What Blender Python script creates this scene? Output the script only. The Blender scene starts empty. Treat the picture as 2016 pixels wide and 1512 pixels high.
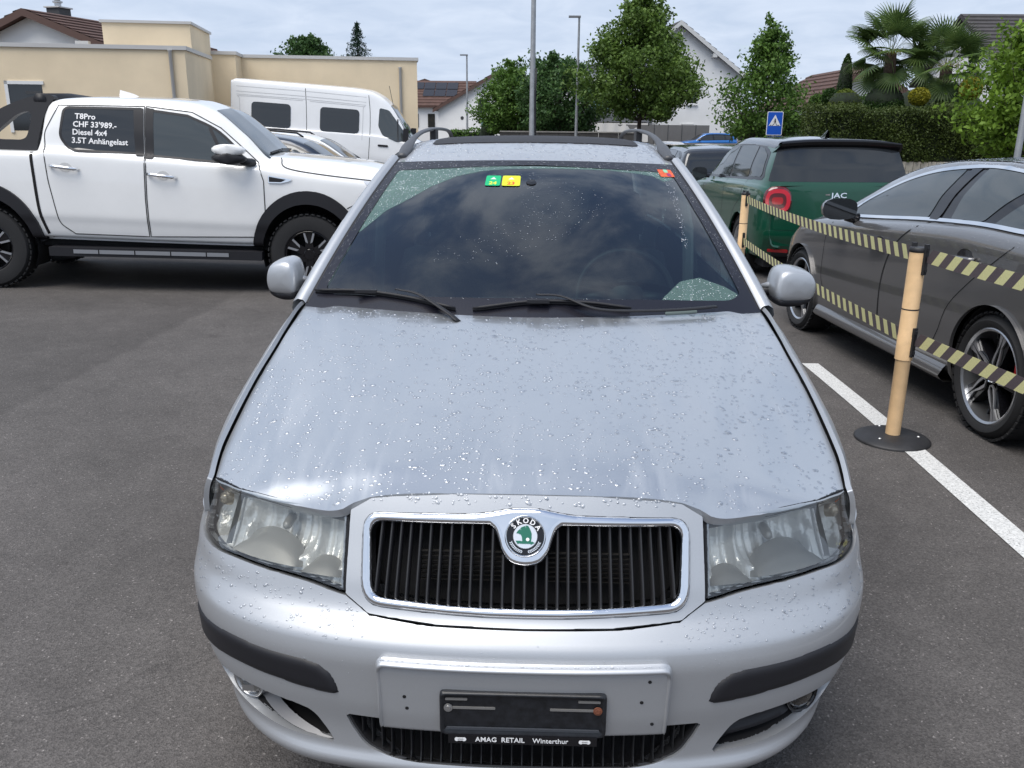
import bpy, bmesh, math, random
import numpy as np
from mathutils import Vector, Matrix
random.seed(7); RNG = np.random.default_rng(7)
SC = bpy.context.scene
COL = SC.collection
R = math.radians

# ------------------------------------------------------------------ camera
def cam_axes(yaw, pitch, roll):
    f = Vector((-math.sin(yaw)*math.cos(pitch), math.cos(yaw)*math.cos(pitch), math.sin(pitch)))
    r = Vector((math.cos(yaw), math.sin(yaw), 0)); u = r.cross(f)
    c, s = math.cos(roll), math.sin(roll)
    return c*r+s*u, -s*r+c*u, f
CAM_POS = Vector((0.01316, -1.5308, 1.58058))
cr_, cu_, cf_ = cam_axes(0.02658, -0.29099, 0.0088)
cam = bpy.data.cameras.new('camera'); cam_o = bpy.data.objects.new('camera', cam); COL.objects.link(cam_o)
m = Matrix((cr_, cu_, -cf_)).transposed().to_4x4(); m.translation = CAM_POS
cam_o.matrix_world = m
cam.sensor_fit = 'HORIZONTAL'; cam.sensor_width = 36; cam.lens = 30.604
cam.clip_start = 0.05; cam.clip_end = 3000
SC.camera = cam_o

# ------------------------------------------------------------------ sky, sun, exposure
SUN_EL, SUN_AZ = R(64), R(222)          # azimuth measured clockwise from +Y
w = bpy.data.worlds.new('World'); SC.world = w; w.use_nodes = True
nt = w.node_tree; nt.nodes.clear()
def N(t, **k):
    n = nt.nodes.new(t)
    for a, b in k.items(): setattr(n, a, b)
    return n
L = nt.links.new
out = N('ShaderNodeOutputWorld'); bg = N('ShaderNodeBackground'); bg.inputs[1].default_value = 0.1
sky = N('ShaderNodeTexSky', sky_type='NISHITA', sun_disc=False, sun_elevation=SUN_EL, sun_rotation=SUN_AZ, altitude=450, air_density=1.2, dust_density=1.5, ozone_density=1.5)
tc = N('ShaderNodeTexCoord'); sep = N('ShaderNodeSeparateXYZ'); L(tc.outputs['Generated'], sep.inputs[0])
def math_(op, a, b=None, c=None):
    n = N('ShaderNodeMath', operation=op)
    for i, v in enumerate((a, b, c)):
        if v is None: continue
        if isinstance(v, (int, float)): n.inputs[i].default_value = v
        else: L(v, n.inputs[i])
    return n.outputs[0]
zc = math_('ADD', math_('MAXIMUM', sep.outputs[2], 0.0), 0.16)
comb = N('ShaderNodeCombineXYZ'); L(math_('DIVIDE', sep.outputs[0], zc), comb.inputs[0]); L(math_('DIVIDE', sep.outputs[1], zc), comb.inputs[1])
n1 = N('ShaderNodeTexNoise'); n1.inputs['Scale'].default_value = 3.6; n1.inputs['Detail'].default_value = 9; n1.inputs['Roughness'].default_value = .56; n1.inputs['Distortion'].default_value = .5
L(comb.outputs[0], n1.inputs['Vector'])
n2 = N('ShaderNodeTexNoise'); n2.inputs['Scale'].default_value = .55; n2.inputs['Detail'].default_value = 3
mp2 = N('ShaderNodeMapping'); mp2.inputs['Location'].default_value = (3.1, 1.7, 0); L(comb.outputs[0], mp2.inputs[0]); L(mp2.outputs[0], n2.inputs['Vector'])
dens = math_('ADD', math_('MULTIPLY', n1.outputs[0], .75), math_('MULTIPLY', n2.outputs[0], .35))
hz = N('ShaderNodeMapRange', interpolation_type='SMOOTHSTEP'); L(sep.outputs[2], hz.inputs[0])
hz.inputs[1].default_value = .25; hz.inputs[2].default_value = .95; hz.inputs[3].default_value = .24; hz.inputs[4].default_value = .02
cov = N('ShaderNodeMapRange', interpolation_type='SMOOTHSTEP'); L(math_('ADD', dens, hz.outputs[0]), cov.inputs[0])
cov.inputs[1].default_value = .49; cov.inputs[2].default_value = .66; cov.inputs[3].default_value = .0; cov.inputs[4].default_value = .97
cr = N('ShaderNodeValToRGB')
lowc = N('ShaderNodeMapRange', interpolation_type='SMOOTHSTEP'); L(sep.outputs[2], lowc.inputs[0]); lowc.inputs[1].default_value = .10; lowc.inputs[2].default_value = .75; lowc.inputs[3].default_value = .38; lowc.inputs[4].default_value = 1.0
L(math_('MULTIPLY_ADD', math_('SUBTRACT', n1.outputs[0], .53), lowc.outputs[0], .53), cr.inputs[0])
cr.color_ramp.elements[0].position = .34; cr.color_ramp.elements[0].color = (2.9, 3.6, 4.8, 1)
cr.color_ramp.elements[1].position = .68; cr.color_ramp.elements[1].color = (4.9, 5.45, 6.4, 1)
mix = N('ShaderNodeMix', data_type='RGBA'); L(cov.outputs[0], mix.inputs['Factor']); L(sky.outputs[0], mix.inputs['A']); L(cr.outputs[0], mix.inputs['B'])
L(mix.outputs['Result'], bg.inputs[0]); L(bg.outputs[0], out.inputs[0])
sun = bpy.data.lights.new('sun', 'SUN'); sun.energy = 2.2; sun.angle = R(46); sun.color = (1, .96, .9)
sun_o = bpy.data.objects.new('sun', sun); COL.objects.link(sun_o)
sd_ = Vector((math.sin(SUN_AZ)*math.cos(SUN_EL), math.cos(SUN_AZ)*math.cos(SUN_EL), math.sin(SUN_EL)))
sun_o.rotation_euler = sd_.to_track_quat('Z', 'Y').to_euler(); sun_o.location = sd_*60
SC.view_settings.view_transform = 'Standard'; SC.view_settings.look = 'None'; SC.view_settings.exposure = 0.70; SC.view_settings.gamma = 1
SC.render.engine = 'CYCLES'
SC.cycles.use_denoising = True
SC.cycles.max_bounces = 10; SC.cycles.transparent_max_bounces = 16; SC.cycles.transmission_bounces = 8; SC.cycles.glossy_bounces = 5; SC.cycles.diffuse_bounces = 3
SC.cycles.caustics_reflective = False; SC.cycles.caustics_refractive = True; SC.cycles.sample_clamp_indirect = 6

# ------------------------------------------------------------------ materials
M = {}
def mat(name, col, rough=.5, metal=0., coat=0., noise=None, bump=None, spec=.5, coatr=.03, **kw):
    """noise=(scale, amount, detail) colour variation; bump=(scale, strength, distance)"""
    if name in M: return M[name]
    ma = bpy.data.materials.new(name); ma.use_nodes = True; t = ma.node_tree
    b = t.nodes['Principled BSDF']
    b.inputs['Base Color'].default_value = (*col, 1); b.inputs['Roughness'].default_value = rough; b.inputs['Metallic'].default_value = metal
    b.inputs['Coat Weight'].default_value = coat; b.inputs['Coat Roughness'].default_value = coatr; b.inputs['Specular IOR Level'].default_value = spec
    for k, v in kw.items(): b.inputs[k.replace('_', ' ')].default_value = v
    if noise or bump:
        co = t.nodes.new('ShaderNodeTexCoord')
    if noise:
        nn = t.nodes.new('ShaderNodeTexNoise'); nn.inputs['Scale'].default_value = noise[0]; nn.inputs['Detail'].default_value = noise[2] if len(noise) > 2 else 5
        nn.inputs['Roughness'].default_value = .6
        t.links.new(co.outputs['Object'], nn.inputs['Vector'])
        mr = t.nodes.new('ShaderNodeMapRange'); mr.inputs[1].default_value = .3; mr.inputs[2].default_value = .7
        mr.inputs[3].default_value = 1-noise[1]; mr.inputs[4].default_value = 1+noise[1]
        t.links.new(nn.outputs[0], mr.inputs[0])
        mx = t.nodes.new('ShaderNodeMix'); mx.data_type = 'RGBA'; mx.blend_type = 'MULTIPLY'; mx.inputs['Factor'].default_value = 1
        mx.inputs['A'].default_value = (*col, 1); t.links.new(mr.outputs[0], mx.inputs['B']); t.links.new(mx.outputs['Result'], b.inputs['Base Color'])
    if bump:
        n2 = t.nodes.new('ShaderNodeTexNoise'); n2.inputs['Scale'].default_value = bump[0]; n2.inputs['Detail'].default_value = 4
        t.links.new(co.outputs['Object'], n2.inputs['Vector'])
        bp = t.nodes.new('ShaderNodeBump'); bp.inputs['Strength'].default_value = bump[1]; bp.inputs['Distance'].default_value = bump[2]
        t.links.new(n2.outputs[0], bp.inputs['Height']); t.links.new(bp.outputs[0], b.inputs['Normal'])
    M[name] = ma; return ma
def thin_glass(name, tint, ior=1.5, rough=.0):
    """a single sheet: what is behind shows tinted, the sky mirrors in it by Fresnel"""
    if name in M: return M[name]
    ma = bpy.data.materials.new(name); ma.use_nodes = True; t = ma.node_tree; t.nodes.clear()
    o = t.nodes.new('ShaderNodeOutputMaterial'); a = t.nodes.new('ShaderNodeBsdfTransparent'); g = t.nodes.new('ShaderNodeBsdfGlossy'); mx = t.nodes.new('ShaderNodeMixShader'); fr = t.nodes.new('ShaderNodeFresnel')
    a.inputs[0].default_value = (*tint, 1); g.inputs['Roughness'].default_value = rough; g.inputs['Color'].default_value = (1, 1, 1, 1); fr.inputs[0].default_value = ior
    mm = t.nodes.new('ShaderNodeMath'); mm.operation = 'MULTIPLY'; mm.inputs[1].default_value = 2.0; mm.use_clamp = True
    t.links.new(fr.outputs[0], mm.inputs[0]); t.links.new(mm.outputs[0], mx.inputs[0]); t.links.new(a.outputs[0], mx.inputs[1]); t.links.new(g.outputs[0], mx.inputs[2]); t.links.new(mx.outputs[0], o.inputs[0])
    M[name] = ma; return ma

# ------------------------------------------------------------------ object helpers
WORLD_KIDS = set()
def link(o, parent=None):
    COL.objects.link(o)
    if parent is not None:
        o.parent = parent
        if parent.name in WORLD_KIDS: o.matrix_parent_inverse = Matrix.Translation(-parent.location)
    return o
def tag(o, label=None, cat=None, group=None, kind=None):
    for k, v in (('label', label), ('category', cat), ('group', group), ('kind', kind)):
        if v: o[k] = v
    return o
def thing(name, label, cat, loc=(0, 0, 0), rz=0., group=None, world=False):
    o = bpy.data.objects.new(name, None); COL.objects.link(o); o.location = loc; o.rotation_euler = (0, 0, rz); o.empty_display_size = .2
    if world: WORLD_KIDS.add(o.name)
    return tag(o, label, cat, group)
def mk(name, v, f, ma, parent=None, smooth=True, sharp=None, auto=None, recalc=False):
    me = bpy.data.meshes.new(name)
    me.from_pydata([tuple(map(float, p)) for p in v], [], [tuple(int(i) for i in q) for q in f])
    me.materials.append(ma if not isinstance(ma, str) else M[ma])
    if recalc:
        bm = bmesh.new(); bm.from_mesh(me); bmesh.ops.remove_doubles(bm, verts=bm.verts, dist=1e-6); bmesh.ops.recalc_face_normals(bm, faces=bm.faces); bm.to_mesh(me); bm.free()
    if smooth: me.polygons.foreach_set('use_smooth', [True]*len(me.polygons))
    if sharp:
        sh = set(tuple(sorted(e)) for e in sharp)
        me.edges.foreach_set('use_edge_sharp', [tuple(sorted(e.vertices)) in sh for e in me.edges])
    if auto:
        bm = bmesh.new(); bm.from_mesh(me); ca = math.cos(R(auto))
        for e in bm.edges:
            if len(e.link_faces) == 2 and e.link_faces[0].normal.dot(e.link_faces[1].normal) < ca: e.smooth = False
        bm.to_mesh(me); bm.free()
    return link(bpy.data.objects.new(name, me), parent)
class MB:
    """collects shapes for ONE mesh object"""
    def __init__(s): s.v = []; s.f = []
    def add(s, v, f):
        n = len(s.v); s.v += [tuple(p) for p in v]; s.f += [tuple(i+n for i in q) for q in f]; return s
    def box(s, a, b, mtx=None):
        x0, y0, z0 = a; x1, y1, z1 = b
        v = [Vector(p) for p in ((x0,y0,z0),(x1,y0,z0),(x1,y1,z0),(x0,y1,z0),(x0,y0,z1),(x1,y0,z1),(x1,y1,z1),(x0,y1,z1))]
        if mtx is not None: v = [mtx @ p for p in v]
        return s.add(v, [(0,3,2,1),(4,5,6,7),(0,1,5,4),(1,2,6,5),(2,3,7,6),(3,0,4,7)])
    def tube(s, pts, rad, n=8, cap=True, flat=None):
        """swept circle; rad scalar or list; flat=(side, up) scale of the section"""
        pts = [Vector(p) for p in pts]; k = len(pts); rr = rad if hasattr(rad, '__len__') else [rad]*k
        v = []; prev = None
        for i, p in enumerate(pts):
            d = (pts[min(i+1, k-1)]-pts[max(i-1, 0)]).normalized()
            ref = Vector((0, 0, 1)) if abs(d.z) < .95 else Vector((0, 1, 0))
            if prev is None: a = d.cross(ref).normalized()
            else: a = (prev-d*prev.dot(d)).normalized()
            prev = a; b = a.cross(d)
            for j in range(n):
                t = 2*math.pi*j/n
                v.append(p+(a*math.cos(t)*(flat[0] if flat else 1)+b*math.sin(t)*(flat[1] if flat else 1))*rr[i])
        f = [(i*n+j, i*n+(j+1) % n, (i+1)*n+(j+1) % n, (i+1)*n+j) for i in range(k-1) for j in range(n)]
        if cap: f += [tuple(range(n))[::-1], tuple(range((k-1)*n, k*n))]
        return s.add(v, f)
    def lathe(s, prof, n=24, mtx=None, close=False):
        """profile of (radius, height) turned about Z"""
        v = []; k = len(prof)
        for i in range(n):
            c_, s_ = math.cos(2*math.pi*i/n), math.sin(2*math.pi*i/n)
            for r_, h in prof:
                p = Vector((r_*c_, r_*s_, h)); v.append(mtx @ p if mtx is not None else p)
        f = []
        for i in range(n):
            for j in range(k if close else k-1):
                j2 = (j+1) % k; f.append((i*k+j, ((i+1) % n)*k+j, ((i+1) % n)*k+j2, i*k+j2))
        return s.add(v, f)
    def prism(s, poly, h0, h1, mtx=None):
        """2-D outline in XY raised from h0 to h1"""
        n = len(poly); v = [Vector((x, y, h0)) for x, y in poly]+[Vector((x, y, h1)) for x, y in poly]
        if mtx is not None: v = [mtx @ p for p in v]
        return s.add(v, [tuple(range(n))[::-1], tuple(range(n, 2*n))]+[(i, (i+1) % n, n+(i+1) % n, n+i) for i in range(n)])
    def obj(s, name, ma, parent=None, smooth=False, auto=None):
        o = mk(name, s.v, s.f, ma, parent, smooth=smooth or bool(auto), auto=auto)
        bm = bmesh.new(); bm.from_mesh(o.data); bmesh.ops.recalc_face_normals(bm, faces=bm.faces); bm.to_mesh(o.data); bm.free()
        return o
def grid(P, closed_u=False):
    """faces for a grid of points [nu][nv]"""
    nu, nv = len(P), len(P[0]); v = [p for row in P for p in row]
    f = [(i*nv+j, ((i+1) % nu)*nv+j, ((i+1) % nu)*nv+j+1, i*nv+j+1) for i in range(nu if closed_u else nu-1) for j in range(nv-1)]
    return v, f
def pchip(pts):
    """monotone cubic through (x, y) points -> vectorised function"""
    x = np.array([p[0] for p in pts], float); y = np.array([p[1] for p in pts], float)
    h = np.diff(x); d = np.diff(y)/h; mm = np.zeros(len(x))
    if len(x) > 2:
        w1 = 2*h[1:]+h[:-1]; w2 = h[1:]+2*h[:-1]; ok = d[:-1]*d[1:] > 0
        with np.errstate(all='ignore'): mm[1:-1] = np.where(ok, (w1+w2)/(w1/d[:-1]+w2/d[1:]), 0)
    mm[0] = d[0]; mm[-1] = d[-1]
    def fn(t):
        t = np.clip(np.asarray(t, float), x[0], x[-1]); i = np.clip(np.searchsorted(x, t)-1, 0, len(h)-1)
        s = (t-x[i])/h[i]
        return (1+2*s)*(1-s)**2*y[i]+s*(1-s)**2*h[i]*mm[i]+s*s*(3-2*s)*y[i+1]+s*s*(s-1)*h[i]*mm[i+1]
    return fn
def crom(P, n=8, closed=False):
    """Catmull-Rom through points (any dimension)"""
    P = np.asarray(P, float); k = len(P)
    Q = np.vstack([P[-1], P, P[:2]]) if closed else np.vstack([2*P[0]-P[1], P, 2*P[-1]-P[-2]])
    o = []
    for i in range(k if closed else k-1):
        a, b, c, d = Q[i], Q[i+1], Q[i+2], Q[i+3]
        for j in range(n):
            t = j/n; o.append(.5*(2*b+(c-a)*t+(2*a-5*b+4*c-d)*t*t+(3*b-a-3*c+d)*t**3))
    if not closed: o.append(P[-1])
    return np.array(o)
def rounded(P, r, n=5):
    """polygon with rounded corners; r scalar or list"""
    P = [np.array(p, float) for p in P]; k = len(P); o = []
    for i in range(k):
        ri = r[i] if hasattr(r, '__len__') else r
        a, b, c = P[i-1], P[i], P[(i+1) % k]; u = a-b; w_ = c-b; lu, lw = np.linalg.norm(u), np.linalg.norm(w_)
        q = min(ri, .48*lu, .48*lw)
        if q < 1e-5: o.append(b); continue
        p0, p1 = b+u/lu*q, b+w_/lw*q
        for j in range(n+1):
            t = j/n; o.append((1-t)**2*p0+2*t*(1-t)*b+t*t*p1)
    return np.array(o)
def mirror_poly(P):
    """right half outline (u>=0, from the centre line round to the centre line) -> full outline"""
    P = np.asarray(P, float); Q = P[::-1]*np.array([-1, 1])
    return np.vstack([P, Q])
def sdf(poly, U, V):
    """signed distance, positive inside"""
    P = np.asarray(poly, float); x = U.ravel(); y = V.ravel(); best = np.full(x.shape, 1e9); ins = np.zeros(x.shape, bool)
    for i in range(len(P)):
        a = P[i]; b = P[(i+1) % len(P)]; e = b-a; l2 = e@e
        if l2 < 1e-14: continue
        t = np.clip(((x-a[0])*e[0]+(y-a[1])*e[1])/l2, 0, 1)
        best = np.minimum(best, (x-a[0]-t*e[0])**2+(y-a[1]-t*e[1])**2)
        if abs(e[1]) > 1e-14:
            cnd = ((a[1] > y) != (b[1] > y)) & (x < (y-a[1])/e[1]*e[0]+a[0]); ins ^= cnd
    d = np.sqrt(best); return np.where(ins, d, -d).reshape(U.shape)
def surf_off(S, sgn=1.):
    """S(u,v)->(n,3); returns map(u,v,d) offset inward by d along the normal"""
    def fn(u, v, d=0.):
        p = S(u, v); e = 1e-3
        a = S(u+e, v)-S(u-e, v); b = S(u, v+e)-S(u, v-e); n = np.cross(a, b)*sgn
        n /= np.maximum(np.linalg.norm(n, axis=1, keepdims=True), 1e-12)
        return p-n*np.reshape(np.broadcast_to(d, (len(p),)), (-1, 1))
    return fn
def isopanel(name, ub, vb, res, sdfn, mp, ma, parent=None, flange=0., depth=0., depthfn=None, smooth=True, thick=0., flip=False):
    """panel on a parametric surface cut to sdfn>=0.  flange = depth of the folded-in edge, depthfn(sd)->extra depth"""
    ru, rv = res if hasattr(res, '__len__') else (res, res)
    us = np.linspace(ub[0], ub[1], max(2, int(round((ub[1]-ub[0])/ru))+1)); vs = np.linspace(vb[0], vb[1], max(2, int(round((vb[1]-vb[0])/rv))+1))
    U, V = np.meshgrid(us, vs, indexing='ij'); D = sdfn(U, V); nu, nv = D.shape
    tol = .1*min(ru, rv); D = np.where(np.abs(D) < tol, tol*.01, D); ins = D > 0
    idx = np.full((nu, nv), -1); idx[ins] = np.arange(ins.sum())
    pu = list(U[ins]); pv = list(V[ins]); pd = list(D[ins]); f = []
    c4 = ins[:-1, :-1].astype(int)+ins[1:, :-1]+ins[1:, 1:]+ins[:-1, 1:]
    I, J = np.where(c4 == 4)
    f += list(zip(idx[I, J], idx[I+1, J], idx[I+1, J+1], idx[I, J+1]))
    ek = {}
    def cross(a, b):
        k = (a, b) if a < b else (b, a)
        if k not in ek:
            t = D[a]/(D[a]-D[b]); ek[k] = len(pu); pu.append(U[a]+t*(U[b]-U[a])); pv.append(V[a]+t*(V[b]-V[a])); pd.append(0.)
        return ek[k]
    for i, j in zip(*np.where((c4 > 0) & (c4 < 4))):
        cs = [(i, j), (i+1, j), (i+1, j+1), (i, j+1)]; q = []
        for k in range(4):
            a, b = cs[k], cs[(k+1) % 4]
            if ins[a]: q.append(idx[a])
            if ins[a] != ins[b]: q.append(cross(a, b))
        if len(q) >= 3: f.append(tuple(q))
    pu = np.array(pu); pv = np.array(pv); pd = np.array(pd)
    if len(pu) == 0: return None
    dd = depth+(depthfn(pd) if depthfn else 0.)
    pts = mp(pu, pv, dd); v = [tuple(p) for p in pts]; sharp = []
    if flange or thick:
        cnt = {}
        for q in f:
            for k in range(len(q)):
                a, b = q[k], q[(k+1) % len(q)]; cnt.setdefault((min(a, b), max(a, b)), []).append((a, b))
        bd = [e[0] for e in cnt.values() if len(e) == 1]; ids = sorted({i for e in bd for i in e}); new = {a: len(v)+k for k, a in enumerate(ids)}
        ii = np.array(ids, int); d0 = dd[ii] if hasattr(dd, '__len__') else np.full(len(ii), dd)
        v += [tuple(p) for p in mp(pu[ii], pv[ii], d0+(flange or thick))]
        f += [(b, a, new[a], new[b]) for a, b in bd]; sharp = bd
    if flip: f = [q[::-1] for q in f]
    return mk(name, v, f, ma, parent, smooth=smooth, sharp=sharp)
def polypanel(name, poly, holes, res, mp, ma, parent=None, **k):
    P = np.asarray(poly, float); rr = max(res) if hasattr(res, '__len__') else res
    lo = P.min(0)-rr*.7; hi = P.max(0)+rr*.7
    def s(U, V):
        d = sdf(P, U, V)
        for h in holes: d = np.minimum(d, -sdf(h, U, V))
        return d
    return isopanel(name, (lo[0], hi[0]), (lo[1], hi[1]), res, s, mp, ma, parent, **k)
def text(name, body, size, ma, parent, mtx, bold=0., align='CENTER', ext=.0006, sx=1.):
    cu = bpy.data.curves.new(name, 'FONT'); cu.body = body; cu.size = size; cu.align_x = align; cu.align_y = 'CENTER'; cu.extrude = ext; cu.offset = bold; cu.resolution_u = 2
    t = bpy.data.objects.new('tmp_text', cu); COL.objects.link(t); me = bpy.data.meshes.new_from_object(t.evaluated_get(bpy.context.evaluated_depsgraph_get()))
    bpy.data.objects.remove(t); me.name = name; me.materials.clear(); me.materials.append(M[ma] if isinstance(ma, str) else ma)
    o = bpy.data.objects.new(name, me); link(o, parent); o.matrix_basis = mtx @ Matrix.Diagonal((sx, 1, 1, 1)); return o
def frame(o, x, y):
    """matrix with local X along x, local Y along y, at o"""
    x = Vector(x).normalized(); z = x.cross(Vector(y)).normalized(); y = z.cross(x)
    mm = Matrix((x, y, z)).transposed().to_4x4(); mm.translation = Vector(o); return mm
def smoothstep(a, b, x):
    t = np.clip((np.asarray(x, float)-a)/(b-a), 0, 1); return t*t*(3-2*t)
DROP_V = None
def drops(name, pts, nrm, size, ma, parent, rng, flatten=.32, stretch=None):
    """many small flattened water beads as one mesh"""
    n = 7; v = []; f = []
    for p, q, s in zip(pts, nrm, size):
        q = Vector(q); p = Vector(p); a = q.orthogonal().normalized(); a.rotate(Matrix.Rotation(rng.uniform(0, 6.28), 3, q)) if stretch is None else None
        if stretch is not None: a = (Vector(stretch)-q*q.dot(Vector(stretch))).normalized(); a.rotate(Matrix.Rotation(rng.normal(0, .35), 3, q))
        b = q.cross(a); sx = rng.uniform(1., 1.7); rr = [rng.uniform(.75, 1.2) for _ in range(n)]; h = s*flatten*rng.uniform(.8, 1.2); k = len(v)
        for ring, (rs, hs) in enumerate(((1., -.02), (.8, .62))):
            for j in range(n):
                t = 6.2832*j/n; v.append(p+a*math.cos(t)*s*sx*rs*rr[j]+b*math.sin(t)*s*rs*rr[j]+q*h*hs)
        v.append(p+q*h)
        for j in range(n):
            j2 = (j+1) % n; f.append((k+j, k+j2, k+n+j2, k+n+j)); f.append((k+n+j, k+n+j2, k+2*n))
    o = mk(name, v, f, ma, parent); o['kind'] = 'stuff'; return o
# ================================================================== ground
def asphalt_mat():
    ma = bpy.data.materials.new('asphalt'); ma.use_nodes = True; t = ma.node_tree; b = t.nodes['Principled BSDF']; M['asphalt'] = ma
    co = t.nodes.new('ShaderNodeTexCoord'); lk = t.links.new
    def noise(sc, det, rough=.6):
        n = t.nodes.new('ShaderNodeTexNoise'); n.inputs['Scale'].default_value = sc; n.inputs['Detail'].default_value = det; n.inputs['Roughness'].default_value = rough; lk(co.outputs['Object'], n.inputs['Vector']); return n.outputs[0]
    def ramp(i, a, b_, c0, c1):
        r = t.nodes.new('ShaderNodeMapRange'); r.inputs[1].default_value = a; r.inputs[2].default_value = b_; r.inputs[3].default_value = c0; r.inputs[4].default_value = c1; lk(i, r.inputs[0]); return r.outputs[0]
    def mul(a, b_):
        m = t.nodes.new('ShaderNodeMath'); m.operation = 'MULTIPLY'; lk(a, m.inputs[0]); lk(b_, m.inputs[1]); return m.outputs[0]
    vor = t.nodes.new('ShaderNodeTexVoronoi'); vor.inputs['Scale'].default_value = 190; lk(co.outputs['Object'], vor.inputs['Vector'])
    sepc = t.nodes.new('ShaderNodeSeparateColor'); lk(vor.outputs['Color'], sepc.inputs[0])
    stone = ramp(sepc.outputs[0], 0, 1, .68, 1.32); chips = ramp(sepc.outputs[1], .975, .995, 1, 2.3)
    big = ramp(noise(.9, 6), .3, .7, .78, 1.18); mid = ramp(noise(7, 4), .3, .7, .9, 1.1); fine = ramp(noise(420, 3), .3, .7, .75, 1.25)
    # resurfacing seam: the older strip on the camera's left is a touch paler
    sp = t.nodes.new('ShaderNodeSeparateXYZ'); lk(co.outputs['Object'], sp.inputs[0])
    ln = t.nodes.new('ShaderNodeMath'); ln.operation = 'MULTIPLY_ADD'; ln.inputs[1].default_value = 1.; ln.inputs[2].default_value = 0.; lk(sp.outputs[0], ln.inputs[0])
    wob = t.nodes.new('ShaderNodeMath'); wob.operation = 'MULTIPLY_ADD'; wob.inputs[1].default_value = .16; lk(noise(2.2, 3), wob.inputs[0]); lk(ln.outputs[0], wob.inputs[2])
    seam = t.nodes.new('ShaderNodeValToRGB'); e = seam.color_ramp.elements
    mr = t.nodes.new('ShaderNodeMapRange'); mr.inputs[1].default_value = -4.2; mr.inputs[2].default_value = -2.2; lk(wob.outputs[0], mr.inputs[0]); lk(mr.outputs[0], seam.inputs[0])
    e[0].position = .0; e[0].color = (.95,)*3+(1,); e[1].position = .69; e[1].color = (1.03,)*3+(1,); x = seam.color_ramp.elements.new(.58); x.color = (.86,)*3+(1,); x = seam.color_ramp.elements.new(.655); x.color = (.80,)*3+(1,)
    # hairline cracks and a few oil stains
    nz = t.nodes.new('ShaderNodeTexNoise'); nz.inputs['Scale'].default_value = 3.; nz.inputs['Detail'].default_value = 5; lk(co.outputs['Object'], nz.inputs['Vector'])
    mx0 = t.nodes.new('ShaderNodeMix'); mx0.data_type = 'RGBA'; mx0.blend_type = 'LINEAR_LIGHT'; mx0.inputs['Factor'].default_value = .22; lk(co.outputs['Object'], mx0.inputs['A']); lk(nz.outputs['Color'], mx0.inputs['B'])
    vc = t.nodes.new('ShaderNodeTexVoronoi'); vc.feature = 'DISTANCE_TO_EDGE'; vc.inputs['Scale'].default_value = .42; lk(mx0.outputs['Result'], vc.inputs['Vector'])
    line = ramp(vc.outputs['Distance'], .0015, .0045, .0, 1.); keep = ramp(noise(.55, 2), .50, .56, 1., 0.)
    ck = t.nodes.new('ShaderNodeMath'); ck.operation = 'MAXIMUM'; lk(line, ck.inputs[0]); lk(keep, ck.inputs[1]); crack = ramp(ck.outputs[0], 0, 1, .82, 1)
    oil = ramp(noise(1.7, 4), .66, .74, 1., .72)
    val = mul(mul(mul(stone, chips), mul(big, mid)), mul(mul(fine, seam.outputs[0]), mul(crack, oil)))
    mx = t.nodes.new('ShaderNodeMix'); mx.data_type = 'RGBA'; mx.blend_type = 'MULTIPLY'; mx.inputs['Factor'].default_value = 1; mx.inputs['A'].default_value = (.088, .081, .077, 1); lk(val, mx.inputs['B']); lk(mx.outputs['Result'], b.inputs['Base Color'])
    b.inputs['Roughness'].default_value = .82; b.inputs['Specular IOR Level'].default_value = .35
    bp = t.nodes.new('ShaderNodeBump'); bp.inputs['Strength'].default_value = .55; bp.inputs['Distance'].default_value = .004; lk(vor.outputs['Distance'], bp.inputs['Height']); lk(bp.outputs[0], b.inputs['Normal'])
    return ma
asphalt_mat()
_gs = pchip([(-500,0),(2.5,0),(6,.06),(9,.11),(20,.24),(40,.30),(66,.33),(120,.4),(600,.5)])
def gz(x, y):
    return -float(_gs(y))*float(smoothstep(-6.5, -2.0, x))*float(1-.9*smoothstep(9, 14, x))
xs = [-500, -200, -80, -40, -20, -12]+[round(-8+.5*i, 2) for i in range(49)]+[20, 30, 60, 150, 500]; ys = [-300, -60, -15, -5, 0, 2.5]+[3+.75*i for i in range(28)]+[26, 30, 36, 44, 55, 66, 80, 120, 250, 700]
v, f = grid([[(x, y, gz(x, y)) for y in ys] for x in xs]); g_ = mk('ground', v, [q[::-1] for q in f] if False else f, M['asphalt']); g_['kind'] = 'structure'
def paint_mat():
    ma = mat('road_paint', (.60, .60, .585), .7, noise=(90, .25, 8), bump=(150, .5, .003))
    t = ma.node_tree; b = t.nodes['Principled BSDF']; co = t.nodes.new('ShaderNodeTexCoord'); n = t.nodes.new('ShaderNodeTexNoise'); n.inputs['Scale'].default_value = 130; n.inputs['Detail'].default_value = 6; n.inputs['Roughness'].default_value = .7
    t.links.new(co.outputs['Object'], n.inputs['Vector']); r = t.nodes.new('ShaderNodeMapRange'); r.inputs[1].default_value = .36; r.inputs[2].default_value = .42; t.links.new(n.outputs[0], r.inputs[0]); t.links.new(r.outputs[0], b.inputs['Alpha'])
paint_mat()
def strip(name, pts, wid, dz=.004):
    v = []; f = []
    for i, (x, y) in enumerate(pts):
        a = Vector(pts[max(i-1, 0)]); b_ = Vector(pts[min(i+1, len(pts)-1)]); d = (b_-a).normalized(); n = Vector((-d.y, d.x))*wid/2
        for s_ in (1, -1): v.append((x+n.x*s_, y+n.y*s_, gz(x+n.x*s_, y+n.y*s_)+dz))
    f = [(2*i, 2*i+1, 2*i+3, 2*i+2) for i in range(len(pts)-1)]; o = mk(name, v, f, M['road_paint']); o['kind'] = 'structure'; return o
strip('road_marking', [(1.955, y) for y in np.linspace(-2.5, 4.45, 16)], .115)
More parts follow.
